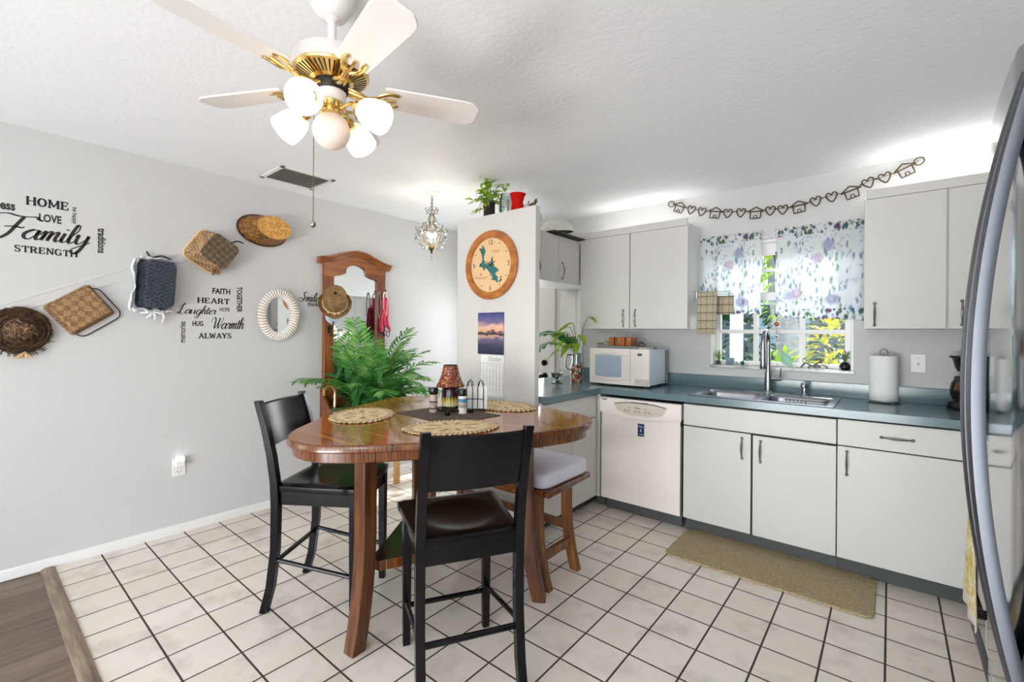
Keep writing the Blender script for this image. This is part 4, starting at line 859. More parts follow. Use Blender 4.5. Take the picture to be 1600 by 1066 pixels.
placemat('oval straw placemat at the front of the table, half hidden by the near chair back',-1.505,1.405,58)
placemat('oval straw placemat at the rear right of the table below the calendar',-1.722,2.012,-3)
weave('brown_cloth','5E5046','4E4238',150,.95,.4)
mb=MB(); mb.M=Matrix.Translation((-1.776,1.622,ZS))@Matrix.Rotation(R(-4),4,'Z'); mb.prism([(-.22,-.16),(.22,-.165),(.222,.175),(-.218,.17)],0,.002); tag(obj('centre_mat',mb,'brown_cloth'),'square brown cloth mat in the middle of the table','mat')
ZM=ZS+.002
t=thing('condiment_stand','low black iron stand with four feet under the candle jar on the brown mat','stand',(-1.795,1.675,ZM)); L=t.location
mb=MB(L)
for a in (35,80,125,170,215,260,305,350)[::2]:
    c_,s_=math.cos(R(a)),math.sin(R(a)); mb.tube([(L.x,L.y,L.z+.016),(L.x+.06*c_,L.y+.06*s_,L.z+.014),(L.x+.098*c_,L.y+.098*s_,L.z+.008)],.0055,8); mb.cbox((L.x+.104*c_,L.y+.104*s_,L.z+.008),(.018,.018,.016))
mb.tube([(L.x+.062*math.cos(i*PI/10),L.y+.062*math.sin(i*PI/10),L.z+.016) for i in range(20)],.005,6,closed=True); obj('frame',mb,'black_metal',t)
ZJ=ZM+.022
t=thing('candle_lamp','dark red jar candle wearing a red mosaic lampshade in the middle of the table','candle lamp',(-1.845,1.712,ZJ)); L=t.location
s=N('jar_glaze'); sp=s.n('SeparateXYZ'); co=s.coord(); s.l(co,sp.inputs[0]); an=s.math('ARCTAN2',sp.outputs[1],sp.outputs[0]); zz=s.math('ADD',sp.outputs[2],s.math('MULTIPLY',s.math('ABSOLUTE',s.math('SINE',s.math('MULTIPLY',an,9))),-.02))
s.set(s.ramp(s.math('MULTIPLY',zz,12),[(.0,'D8CDA0'),(.28,'B8A02A'),(.42,'8E7A20'),(.45,'3A1620'),(1,'30121A')]),.15)
mb=MB(L); mb.lathe([(0,0),(.040,0),(.047,.006),(.048,.085),(.044,.098),(.036,.104),(.036,.112),(0,.112)],32,L); obj('jar',mb,'jar_glaze',t)
s=N('mosaic'); v=s.n('TexVoronoi'); s.l(s.coord(),v.inputs['Vector']); v.inputs['Scale'].default_value=130; sp=s.n('SeparateXYZ'); s.l(v.outputs['Color'],sp.inputs[0])
s.set(s.ramp(sp.outputs[0],[(.1,'3E1014'),(.35,'742818'),(.6,'8E4A22'),(.8,'5A1E18'),(.95,'C89048')]),.25); s.bump(v.outputs['Distance'],.5,.003)
mb=MB(L); mb.lathe([(.074,.108),(.076,.112),(.062,.135),(.050,.165),(.041,.205),(.037,.222),(.0365,.224)],36,L); o=obj('lamp_shade',mb,'mosaic',t,solid=.002)
mb=MB(L); mb.tube([(L.x+.075*math.cos(i*PI/16),L.y+.075*math.sin(i*PI/16),L.z+.109) for i in range(32)],.002,6,closed=True); mb.tube([(L.x+.0368*math.cos(i*PI/16),L.y+.0368*math.sin(i*PI/16),L.z+.223) for i in range(32)],.0022,6,closed=True)
for i in range(3): mb.cyl((L.x,L.y,L.z+.112),(L.x+.06*math.cos(i*2.1),L.y+.06*math.sin(i*2.1),L.z+.135),.0015,n=5)
obj('shade_ring',mb,'dark_iron',t)
plain('pepper','4A3A30',.6,vary=.7,vscale=180); plain('salt_grit','B8A294',.5,vary=.35,vscale=160)
t=thing('pepper_mill','clear spice grinder with a black cap, left of the candle jar','spice grinder',(-1.868,1.612,ZM)); L=t.location
mb=MB(L); mb.lathe([(0,0),(.021,0),(.022,.004),(.022,.03),(.0195,.036),(.0215,.042),(.0215,.078),(.019,.084),(.019,.096),(0,.096)],24,L); obj('glass_body',mb,'salt_grit',t)
mb=MB(L); mb.lathe([(.0222,.052),(.0224,.056),(.0222,.06)],24,L); mb.lathe([(.0224,.018),(.0226,.022),(.0224,.026)],24,L); obj('label_band',mb,'pepper',t)
mb=MB(L); mb.lathe([(0,.094),(.020,.094),(.024,.100),(.0245,.125),(.022,.132),(0,.132)],24,L); obj('cap',mb,'black_plastic',t)
t=thing('spice_shaker','white-labelled spice shaker with a black lid, right of the candle jar','spice shaker',(-1.728,1.690,ZM)); L=t.location
mb=MB(L); mb.lathe([(0,0),(.0215,0),(.022,.003),(.022,.088),(.019,.093),(0,.093)],24,L); obj('bottle',mb,'white_plastic',t)
s=N('shaker_label'); sp=s.n('SeparateXYZ'); s.l(s.coord(),sp.inputs[0]); s.set(s.ramp(s.math('ADD',s.math('MULTIPLY',sp.outputs[2],10),s.math('MULTIPLY',s.noise(s.coord(),40,2),.25)),[(.3,'E8E4DA'),(.42,'A89A8C'),(.58,'C8B8A8'),(.72,'3E86B4'),(.9,'D8D4CC')],'CONSTANT'),.4)
mb=MB(L); mb.lathe([(.0222,.02),(.0223,.022),(.0223,.082),(.0222,.084)],24,L); obj('wrapper',mb,'shaker_label',t)
mb=MB(L); mb.lathe([(0,.092),(.021,.092),(.0225,.096),(.0225,.124),(.021,.128),(0,.128)],24,L); obj('lid',mb,'black_plastic',t)
t=thing('napkin_holder','black wire napkin holder behind the spice shaker','napkin holder',(-1.765,1.825,ZM)); L=t.location; fx=Vector((.80,.60,0)); fy=Vector((-.60,.80,0))
mb=MB(L)
for o in (-.022,.022):
    for k in (-.03,.03):
        b=L+fy*o+fx*k; mb.tube([b+fx*(-.016)+Vector((0,0,.004)),b+fx*(-.016)+Vector((0,0,.12)),b+fx*(-.010)+Vector((0,0,.150)),b+Vector((0,0,.163)),b+fx*.010+Vector((0,0,.150)),b+fx*.016+Vector((0,0,.12)),b+fx*.016+Vector((0,0,.004))],.0022,6)
    mb.tube([L+fy*o+fx*-.055+Vector((0,0,.004)),L+fy*o+fx*.055+Vector((0,0,.004))],.0028,6); mb.tube([L+fy*o+fx*-.05+Vector((0,0,.06)),L+fy*o+fx*.05+Vector((0,0,.06))],.0022,6)
for k in (-.05,0,.05): mb.tube([L+fx*k-fy*.022+Vector((0,0,.004)),L+fx*k+fy*.022+Vector((0,0,.004))],.0025,6)
obj('wire_frame',mb,'black_metal',t)
mb=MB(); L2=Vector((-1.765,1.825,ZM+.006))
for i,o in enumerate((-.014,-.006,.002,.010)):
    q=[L2+fy*o+fx*a+Vector((0,0,b)) for a,b in ((-.065,0),(.065,0),(.066,.118+.004*(i%2)),(-.064,.120))]; r_=[p+fy*.006 for p in q]; mb.loft([q,r_])
tag(obj('napkins',mb,'paper_white'),'stack of white paper napkins standing in the black wire holder','napkins')
# ------------------------------------------------------------------ clock and calendar on the end panel
PY=2.37
t=thing('wall_clock','round wooden wall clock with a teal lake inlay on the white end panel','clock',(-2.143,PY,1.812)); L=t.location
Mx=Matrix.Translation(L)@Matrix.Rotation(R(90),4,'X')   # local z -> -y (out of the panel)
def onp(mb): mb.M=Mx; return mb
mb=onp(MB(L)); mb.lathe([(.186,.0),(.236,.0),(.240,.006),(.240,.020),(.234,.026),(.192,.026),(.188,.022),(.188,.010)],64); obj('rim',mb,'clock_wood',t,ang=30)
plain('clock_face','E2BE8E',.35,vary=.03,vscale=10); mb=onp(MB(L)); mb.lathe([(0,.012),(.190,.012)],64); mb.lathe([(0,.001),(.19,.001)],64); obj('face',mb,'clock_face',t)
plain('lake_teal','2E6E70',.3,vary=.2,vscale=40); plain('lake_dark','243C38',.35)
lake=[[(-.085,.125),(-.068,.140),(-.060,.120),(-.050,.110),(-.052,.085),(-.062,.070),(-.066,.045),(-.058,.020),(-.040,.012),(-.022,.004),(-.004,.008),(.006,.030),(.012,.044),(.022,.030),(.018,.010),(.034,.002),(.030,-.012),(.048,-.016),(.060,-.030),(.074,-.034),(.070,-.050),(.052,-.052),(.044,-.066),(.056,-.078),(.070,-.088),(.064,-.098),(.072,-.118),(.060,-.128),(.050,-.112),(.034,-.108),(.026,-.092),(.012,-.084),(.014,-.068),(-.002,-.058),(-.016,-.044),(-.030,-.024),(-.050,-.016),(-.064,-.022),(-.082,-.010),(-.098,.004),(-.084,.022),(-.078,.050),(-.084,.080),(-.092,.100)]]
mb=onp(MB(L))
for i,l in enumerate(lake): mb.prism([(x*1.0,y) for x,y in l],.0122,.0142)
obj('lake_inlay',mb,'lake_teal',t,ang=20)
mb=onp(MB(L)); rnd=random.Random(2)
for (x,y) in [(-.098,.118),(-.09,.10),(.014,.05),(-.095,.01),(-.1,.0),(-.085,.02),(-.03,-.02),(-.06,-.024),(.03,-.005),(.09,-.09),(.096,-.108),(.104,-.088),(.086,-.118),(.04,-.085),(.0,-.07),(.01,-.095),(.022,-.1),(-.01,.02),(.012,.035)]:
    r=rnd.uniform(.004,.010); mb.prism([(x+r*math.cos(a*PI/3+x*90)*rnd.uniform(.6,1.2),y+r*math.sin(a*PI/3+x*90)*rnd.uniform(.6,1.2)) for a in range(6)],.0123,.0150)
obj('lake_islands',mb,'lake_dark',t,ang=20)
mb=MB(L)
for s_,x,y in (('12',-.018,.142),('3',.152,-.016),('6',-.010,-.176),('9',-.168,-.014)): text_mb(s_,mb,Mx@Matrix.Translation((x,y,.0122)),(.036 if s_=='12' else .018),.034)
for h in (1,2,4,5,7,8,10,11):
    a=R(90-30*h); onp(mb).lathe([(0,.0132),(.0045,.0132),(.0045,.012)],8,(.163*math.cos(a),.163*math.sin(a),0)); mb.M=None
obj('numerals',mb,'ink',t)
mb=onp(MB(L))
for x0,x1,y,h in ((.012,.085,.094,.004),(.018,.072,.084,.003),(-.128,-.028,-.084,.004),(-.122,-.05,-.094,.002),(-.098,-.086,-.066,.014)): mb.box(x0,x1,y,y+h,.0122,.0128)
obj('caption_marks',mb,'clock_wood',t)
mb=onp(MB(L)); 
for a,Lh,w_ in ((150,.075,.0035),(28,.05,.0045)):
    c_,s_=math.cos(R(a)),math.sin(R(a)); mb.loft([[(-.012*c_-w_*s_*k,-.012*s_+w_*c_*k,z) for k,z in ((-1,.017),(1,.017),(1,.0185),(-1,.0185))],[(Lh*c_-w_*.4*s_*k,Lh*s_+w_*.4*c_*k,z) for k,z in ((-1,.017),(1,.017),(1,.0185),(-1,.0185))]])
mb.lathe([(0,.012),(.007,.012),(.007,.020),(0,.020)],12); obj('hand',mb,'ink',t)
t=thing('calendar','wall calendar with a sunset lake photograph hanging below the round clock','calendar',(-2.145,PY,1.18)); L=t.location
s=N('sunset_photo'); co=s.coord(); sp=s.n('SeparateXYZ'); s.l(co,sp.inputs[0]); zz=s.math('MULTIPLY',s.math('ADD',sp.outputs[2],-.012),1/.29)
nz=s.noise(s.coord(scale=(3,1,9)),4,5,.6); zz2=s.math('ADD',zz,s.math('MULTIPLY',s.math('ADD',nz,-.5),.30))
s.set(s.ramp(zz2,[(.0,'20243C'),(.2,'2E3550'),(.36,'6A5E78'),(.44,'C89A84'),(.475,'2A2630'),(.53,'4A3E50'),(.56,'D8A47C'),(.66,'E0B4A0'),(.76,'7A6A8C'),(.9,'4E5488'),(1,'3A3E70')]),.35)
mb=MB(L); mb.box(-2.262,-2.026,PY-.011,PY-.0015,1.192,1.482); ph=obj('photo_leaf',mb,'sunset_photo',t)
mb=MB(L)
def pg(u,v): return (-2.247+.226*u,PY-.003-.012*(1-v)**3*(1-u),.890+.300*v-.004*(1-u)*(1-v))
mb.grid(pg,10,14); obj('page',mb,'paper_white',t,solid=.001)
plain('page_line','C9C4BE',.8); mb=MB(L); Fp=frame((-2.247,PY-.0085,.890),(1,0,0),(0,0,1)); mb.M=Fp
for i in range(6): mb.prism([(.006,.018+i*.043),(.220,.018+i*.043),(.220,.0187+i*.043),(.006,.0187+i*.043)],-.003,.0)
for i in range(8): mb.prism([(.006+i*.0305,.018),(.0067+i*.0305,.018),(.0067+i*.0305,.233),(.006+i*.0305,.233)],-.003,.0)
obj('grid_lines',mb,'page_line',t)
mb=MB(L); mb=text_mb('October',mb,Fp@Matrix.Translation((.085,.256,.0)),.125,.030,shear=.35,bold=-.012); 
for i,dn in enumerate(('SUN','MON','TUE','WED','THU','FRI','SAT')): text_mb(dn,mb,Fp@Matrix.Translation((.010+i*.0305,.238,0)),.022,.006)
k=0
for r_ in range(5):
    for c_ in range(7):
        k=r_*7+c_-1
        if 1<=k<=31: text_mb(str(k),mb,Fp@Matrix.Translation((.024+c_*.0305-(.004 if k>9 else 0),.218-r_*.043,0)),None,.007)
obj('lettering',mb,'grey_ink',t)
mb=MB(L); mb.cyl((-2.145,PY-.014,1.474),(-2.145,PY,1.474),.003,n=8); obj('pin',mb,'chrome',t)
# ------------------------------------------------------------------ on top of the return cabinets
ZC=2.170
def vine(name,label,c,potr,poth,potm,leafm,seed,n,ar,hz,L0,W0):
    rnd=random.Random(seed); t=thing(name,label,'plant',c); mb=MB(c); mb.lathe([(0,0),(potr*.8,0),(potr,poth*.15),(potr,poth),(potr*.9,poth)],20,c); obj('pot',mb,potm,t)
    st=MB(c); lf=MB(c)
    for i in range(n):
        a=rnd.uniform(0,2*PI); r=ar*rnd.uniform(.3,1); h=hz*rnd.uniform(-.5,1); b=Vector(c)+Vector((0,0,poth*.9)); m=b+Vector((r*.5*math.cos(a),r*.5*math.sin(a),abs(h)*.9+.03)); e=b+Vector((r*math.cos(a),r*math.sin(a),max(h,-poth*.75)))
        pts=catmull([b,m,e],5); st.tube(pts,.0018,5)
        for p in pts[3::3]: lf.leaf(p,Vector((math.cos(a+rnd.uniform(-1,1)),math.sin(a+rnd.uniform(-1,1)),rnd.uniform(-.5,.4))),(0,0,1),L0*rnd.uniform(.7,1.2),W0*rnd.uniform(.8,1.1),.3,5,1.2)
    obj('stems',st,'stem_green',t); obj('foliage',lf,leafm,t); return t
vine('trailing_plant','trailing lime-leaved plant in a dark jar on top of the cabinets, above the clock',(-2.29,2.50,ZC),.042,.13,'soil','lime_leaf',4,26,.19,.16,.060,.046)
t=thing('glass_jar','clear glass jar of candy on the cabinet top, between the plant and the red vase','jar',(-2.07,2.44,ZC)); L=t.location
mb=MB(L); mb.lathe([(0,.003),(.045,.003),(.05,.012),(.05,.10),(.042,.118),(.042,.138)],28,L); obj('jar_body',mb,'clear_glass',t,solid=.003)
mb=MB(L); mb.cyl((L.x,L.y,L.z+.005),(L.x+.005,L.y,L.z+.10),.012,.014,12); obj('candle_stick',mb,'yellow_leaf' if False else 'clock_face',t)
s=translucent('red_glass','E02A22',.5); mb=MB(); c=(-1.965,2.43,ZC); mb.lathe([(0,0),(.040,0),(.045,.02),(.036,.06),(.046,.10),(.056,.118),(.052,.118),(.033,.06),(.040,.02),(0,.008)],32,c); tag(obj('vase',mb,'red_glass'),'red flared glass vase on the cabinet top above the clock','vase')
mb=MB(); c=Vector((-1.822,2.41,2.169))
mb.sphere(c+Vector((0,0,.016)),.018,12,8,(1.5,.7,.9)); mb.sphere(c+Vector((.024,0,.034)),.012,10,8); mb.cyl(c+Vector((.028,.005,.040)),c+Vector((.030,.007,.062)),.005,.001,8); mb.cyl(c+Vector((.020,.005,.040)),c+Vector((.018,.007,.060)),.005,.001,8); mb.tube(catmull([c+Vector((-.024,0,.018)),c+Vector((-.036,0,.03)),c+Vector((-.030,0,.05))],4),.004,6)
tag(obj('figurine',mb,'stem_brown'),'tiny brown animal figurine on the front corner of the end panel top','figurine')
t=thing('glass_pitcher','tall clear glass pitcher on the cabinet top right of the end panel','pitcher',(-2.16,2.80,2.135)); L=Vector((-2.16,2.80,2.122)); t.location=L
mb=MB(L); mb.lathe([(0,.002),(.05,.002),(.055,.02),(.05,.14),(.055,.20)],28,L); obj('vessel',mb,'clear_glass',t,solid=.003)
mb=MB(L); mb.tube(catmull([(L.x+.03,L.y+.045,L.z+.17),(L.x+.06,L.y+.085,L.z+.15),(L.x+.055,L.y+.08,L.z+.07),(L.x+.03,L.y+.045,L.z+.05)],5),.006,8); obj('handle',mb,'clear_glass',t)
t=thing('domed_dish','white ribbed dome tilted on a dark flat tray on the cabinet top','dish',(-2.16,3.22,2.137)); L=t.location
mb=MB(L); mb.M=Matrix.Translation((-2.15,3.22,2.150)); mb.box(-.10,.115,-.235,.235,-.008,.006); obj('tray',mb,'dark_iron',t,bevel=.004)
mb=MB(L); mb.M=Matrix.Translation((-2.15,3.18,2.178))@Matrix.Rotation(R(6),4,'X'); mb.lathe([(0,.002),(.13,.0),(.135,.004)],40); mb.cyl((0,.05,-.02),(0,.05,.002),.010,n=10); obj('underside',mb,'dark_iron',t)
s=N('ribbed_white'); sp=s.n('SeparateXYZ'); s.l(s.coord(),sp.inputs[0]); s.set('E4E2DA',.6); s.bump(s.math('SINE',s.math('MULTIPLY',sp.outputs[1],500)),.4,.003)
mb=MB(L); mb.M=Matrix.Translation((-2.15,3.18,2.180))@Matrix.Rotation(R(6),4,'X'); mb.lathe([(.14,.0),(.14,.006),(.128,.05),(.10,.085),(.085,.092),(0,.095)],48); obj('dome',mb,'ribbed_white',t)
# ------------------------------------------------------------------ corner of the counter: plants in a jug, small things
def frond(st,lf,base,az,el,Lf,nl,ll,lw,droop,rnd,r=.0022):
    pts=[]; p=Vector(base); a=el
    n=12
    for i in range(n+1):
        pts.append(p.copy()); d=Vector((math.cos(az)*math.cos(a),math.sin(az)*math.cos(a),math.sin(a))); p=p+d*Lf/n; a-=droop/n*(.4+1.2*i/n)
    st.tube(pts,[r*(1-.7*i/n) for i in range(n+1)],5)
    for k in range(nl):
        q=.22+.78*k/nl; i=min(n-1,int(q*n)); f=q*n-i; c=pts[i].lerp(pts[i+1],f); d=(pts[i+1]-pts[i]).normalized(); sd=d.cross(Vector((0,0,1))); sd=sd.normalized() if sd.length>1e-4 else Vector((1,0,0)); nn=sd.cross(d)
        lk=ll*(math.sin(PI*(.12+.80*(q-.22)/.78))**.7)*rnd.uniform(.85,1.1)
        for s_ in (-1,1): lf.leaf(c,d*.75+sd*s_+nn*rnd.uniform(.0,.35),nn,lk,lw,.25,4,1.0,.1)
t=thing('pothos_jug','lime-leaved cuttings in a tall metal jug at the counter corner','plant',(-2.06,3.36,.928)); L=t.location
s=N('jug_print'); v=s.n('TexVoronoi'); s.l(s.coord(),v.inputs['Vector']); v.inputs['Scale'].default_value=55; sp=s.n('SeparateXYZ'); s.l(v.outputs['Color'],sp.inputs[0]); s.set(s.ramp(sp.outputs[0],[(.1,'6E2030'),(.35,'4A4A3A'),(.55,'8A8466'),(.75,'B8442E'),(.95,'D8CCB0')]),.25)
mb=MB(L); mb.lathe([(0,0),(.046,0),(.050,.01),(.050,.12),(.042,.15)],24,L); obj('printed_base',mb,'jug_print',t)
mb=MB(L); mb.lathe([(.042,.15),(.036,.18),(.040,.245),(.036,.245)],24,L); mb.tube(catmull([(L.x-.035,L.y-.012,L.z+.23),(L.x-.075,L.y-.035,L.z+.22),(L.x-.078,L.y-.04,L.z+.13),(L.x-.045,L.y-.02,L.z+.10)],5),.006,8); obj('jug',mb,'stainless',t)
st=MB(L); lf=MB(L); rnd=random.Random(9)
for az,el,Lf in ((200,55,.42),(150,62,.30),(235,40,.38),(185,70,.30),(215,62,.40)): frond(st,lf,L+Vector((0,0,.23)),R(az),R(el),Lf,14,.12,.024,1.7,rnd)
[setattr(v,'z',max(v.z,.012)) for v in lf.v+st.v]; obj('fern_fronds',lf,'fern_leaf',t); obj('stems',st,'stem_green',t)
lf=MB(L); st=MB(L)
for a,r,h,LL,W in ((10,.10,.55,.09,.07),(210,.06,.47,.20,.09),(240,.09,.42,.18,.09),(170,.10,.36,.16,.08),(260,.05,.32,.17,.085),(300,.08,.33,.14,.07),(215,.13,.27,.15,.075),(330,.04,.40,.13,.07),(225,.03,.50,.16,.08),(190,.12,.40,.15,.07)):
    b=L+Vector((0,0,.23)); e=L+Vector((r*math.cos(R(a)),r*math.sin(R(a)),h)); st.tube(catmull([b,(b+e)/2+Vector((0,0,.05)),e],4),.0028,6); lf.leaf(e,Vector((math.cos(R(a)),math.sin(R(a)),-.25)),(0,0,1),LL,W,.45,7,1.3,.2)
[setattr(v,'z',max(v.z,.012)) for v in lf.v]; obj('broad_leaves',lf,'lime_leaf',t); obj('vine_stems',st,'stem_green',t)
mb=MB(); mb.box(-2.01,-1.93,3.52,3.62,.928,1.165); o=tag(obj('canister',mb,'dark_green' if False else 'soil',bevel=.012),'dark green canister behind the jug, left of the microwave','canister'); plain('olive_glaze','3E4630',.15); o.data.materials[0]=MT['olive_glaze']
t=thing('glass_bowl','small clear glass bowl with a foot on the counter left of the jug','bowl',(-2.13,3.17,.928)); L=t.location
mb=MB(L); mb.lathe([(.035,.004),(.03,.008),(.012,.02),(.012,.035),(.04,.05),(.055,.085)],24,L); obj('vessel',mb,'clear_glass',t,solid=.003); mb=MB(L); mb.lathe([(0,0),(.05,0),(.05,.004),(0,.004)],24,L); obj('dish',mb,'black_plastic',t)
# ------------------------------------------------------------------ vinyl words on the left wall
def ribbon(mb,M,pts,wf,depth=.0009):
    P=[Vector((p[0],p[1],0)) for p in pts]; vs=[]; n=len(P)
    for i in range(n):
        d=(P[min(n-1,i+1)]-P[max(0,i-1)]); d=d.normalized() if d.length>0 else Vector((1,0,0)); w_=wf(d,i/(n-1))*.5
        nn=Vector((-d.y,d.x,0)); vs+=[M@(P[i]+nn*w_+Vector((0,0,depth))),M@(P[i]-nn*w_+Vector((0,0,depth)))]
    return mb.add(vs,[(2*i,2*i+1,2*i+3,2*i+2) for i in range(n-1)])
SCR={'a':([[(.9,.85),(.55,1),(.1,.55),(.15,.1),(.5,0),(.85,.6),(.95,1)],[(.95,1),(.85,.3),(1.0,0),(1.35,.35)]],1.15),
'm':([[(-.1,.55),(.15,1),(.2,.6),(.1,0)],[(.12,.3),(.4,.95),(.6,.95),(.55,.4),(.5,0)],[(.52,.3),(.85,.95),(1.05,.95),(.98,.3),(1.1,0),(1.45,.35)]],1.4),
'i':([[(.1,1),(0,.3),(.15,0),(.5,.35)],[(.18,1.45),(.16,1.35)]],.45),
'l':([[(-.1,.35),(.4,1.3),(.45,1.95),(.25,2.0),(.1,1.2),(.05,.3),(.2,0),(.55,.35)]],.47),
'y':([[(-.05,.8),(.12,1),(.1,.3),(.3,0),(.7,.5),(.85,1)],[(.85,1),(.75,0),(.5,-.9),(.1,-1),(.05,-.6),(.6,-.1),(1.1,.3)]],.95),
'u':([[(-.1,.7),(.08,1),(0,.3),(.25,0),(.6,.4),(.8,1)],[(.8,1),(.72,.3),(.9,0),(1.2,.35)]],1.08),
'g':([[(.9,.85),(.55,1),(.1,.55),(.15,.1),(.5,0),(.85,.6),(.95,1)],[(.95,1),(.85,0),(.55,-.9),(.1,-1),(.05,-.6),(.7,-.1),(1.3,.35)]],1.2),
'h':([[(-.1,.35),(.4,1.3),(.45,1.95),(.25,2),(.1,1.2),(0,0)],[(.05,.3),(.4,.95),(.65,.9),(.58,.3),(.72,0),(1.05,.35)]],.95),
't':([[(.25,1.6),(.1,.4),(.25,0),(.6,.35)],[(-.15,1.05),(.55,1.1)]],.52),
'e':([[(-.05,.3),(.5,.6),(.65,.85),(.4,1),(.1,.6),(.15,.1),(.45,0),(.85,.35)]],.75),
'r':([[(-.1,.55),(.2,1.08),(.25,.88),(.6,.92),(.5,.4),(.6,0),(.9,.35)]],.78),
'F':([[(1.25,2.2),(1.0,1.2),(.75,.3),(.3,-.25),(-.35,-.25),(-.55,.15),(-.2,.45),(.1,.3)],[(-.75,1.35),(-.65,1.95),(.1,2.35),(1.0,2.2),(2.0,2.3),(2.2,2.05)],[(.35,1.0),(.9,1.1),(1.45,1.05),(1.5,1.2)]],1.65),
'L':([[(-.1,1.2),(-.2,1.6),(.2,1.95),(.75,2.2),(.75,2.4),(.45,2.2),(.3,1.2),(.15,.25),(-.15,-.05),(-.4,.1),(-.2,.3),(.2,.12),(.7,-.1),(1.25,.35)]],1.2),
'W':([[(-.5,1.1),(-.4,1.7),(.05,2.0),(.3,1.6),(.3,.8),(.4,.05),(.8,.8),(1.1,1.95)],[(1.1,1.95),(1.0,.9),(1.12,.05),(1.6,1.1),(1.75,2.1)]],1.75),
'S':([[(1.0,1.85),(.75,2.2),(.3,1.8),(.6,1.2),(.7,.5),(.2,-.05),(-.5,.1),(-.65,.6),(-.1,.7),(.6,.4)]],1.05)}
SLB={'H':([(.12,0,.12,1,1),(.72,0,.72,1,1),(.12,.5,.72,.5,.55)],[(.12,0),(.12,1),(.72,0),(.72,1)],.84),
'M':([(.12,0,.12,1,.8),(.88,0,.88,1,1),(.12,1,.5,.15,.8),(.5,.15,.88,1,.6)],[(.12,0),(.12,1),(.88,0),(.88,1)],1.0),
'E':([(.14,0,.14,1,1),(.0,1,.62,1,.6),(.0,0,.66,0,.6),(.14,.52,.48,.52,.55),(.62,1,.62,.76,.5),(.66,0,.66,.26,.5),(.48,.42,.48,.64,.4)],[],.74),
'A':([(.1,0,.42,1,.7),(.42,1,.76,0,1),(.22,.32,.64,.32,.55)],[(.1,0),(.76,0)],.86),
'R':([(.14,0,.14,1,1),(.0,1,.45,1,.6),(.14,.5,.45,.5,.6),(.45,1,.62,.88,.9),(.62,.88,.62,.62,1),(.62,.62,.45,.5,.9),(.42,.5,.68,0,1)],[(.14,0),(.68,0)],.82),
'T':([(.36,0,.36,1,1),(.02,1,.70,1,.6),(.02,1,.02,.74,.5),(.70,1,.70,.74,.5)],[(.36,0)],.74),
'S':([(.60,.78,.60,.95,.5),(.60,.90,.45,1,.6),(.45,1,.22,1,.6),(.22,1,.10,.85,.8),(.10,.85,.14,.64,.8),(.14,.64,.56,.40,1),(.56,.40,.62,.2,.8),(.62,.2,.5,0,.8),(.5,0,.24,0,.6),(.24,0,.10,.1,.6),(.10,.02,.10,.25,.5)],[],.72),
'N':([(.12,0,.12,1,.7),(.12,1,.72,0,1),(.72,0,.72,1,.7)],[(.12,0),(.12,1),(.72,1)],.84),
'G':([(.68,.72,.68,.95,.5),(.68,.88,.5,1,.6),(.5,1,.28,1,.6),(.28,1,.1,.8,.9),(.1,.8,.08,.3,1),(.08,.3,.26,0,.9),(.26,0,.52,0,.6),(.52,0,.68,.12,.7),(.68,0,.68,.42,.8),(.46,.42,.80,.42,.5)],[],.86),
'L':([(.14,0,.14,1,1),(.0,0,.62,0,.6),(.62,0,.62,.28,.5)],[(.14,1)],.70),
'W':([(.06,1,.28,0,1),(.28,0,.5,.85,.6),(.5,.85,.72,0,1),(.72,0,.94,1,.6)],[(.06,1),(.94,1)],1.02),
'Y':([(.06,1,.38,.45,1),(.70,1,.38,.45,.7),(.38,.45,.38,0,1)],[(.06,1),(.70,1),(.38,0)],.78),
'O':([(.4+.33*math.cos(R(a)),.5+.5*math.sin(R(a)),.4+.33*math.cos(R(a+15)),.5+.5*math.sin(R(a+15)),.6+.4*abs(math.cos(R(a+7)))) for a in range(0,360,15)],[],.82)}
def fit(polys,M,W,H,x0,y0,mb):
    xs=[v.x for p in polys for v in p]; ys=[v.y for p in polys for v in p]; a,b,c,d=min(xs),max(xs),min(ys),max(ys)
    for p in polys: mb.add([M@Vector((x0+(v.x-a)/(b-a)*W,y0+(v.y-c)/(d-c)*H,.0009)) for v in p],[tuple(range(4))])
def script_mb(word,mb,M,W,H,thick=.27,thin=.10):
    tmp=MB(); x=0
    for ch in word:
        st,adv=SCR[ch]
        for s_ in st:
            pts=[(p.x+x+.28*p.y,p.y) for p in catmull([(a,b,0) for a,b in s_],7)]
            ribbon(tmp,Matrix(),pts,lambda d,t:thin+(thick-thin)*max(0,-d.y*.9+.1)**.8 if d.y<.1 else thin)
        x+=adv
    fit([[tmp.v[i] for i in f] for f in tmp.f],M,W,H,0,0,mb); return mb
def slab_mb(word,mb,M,W,H,st=.23):
    tmp=MB(); x=0
    for ch in word:
        segs,ser,adv=SLB[ch]
        for x0,y0,x1,y1,w_ in segs:
            d=Vector((x1-x0,y1-y0)).normalized()*(.03 if ch!='O' else .02); ribbon(tmp,Matrix(),[(x+x0-d.x,y0-d.y),(x+x1+d.x,y1+d.y)],lambda q,t:st*w_)
        for sx,sy in ser: ribbon(tmp,Matrix(),[(x+sx-.15,sy),(x+sx+.15,sy)],lambda q,t:st*.6)
        x+=adv+.12
    fit([[tmp.v[i] for i in f] for f in tmp.f],M,W,H,0,0,mb); return mb
LF=frame((LX,0,0),(0,1,0),(0,0,1))
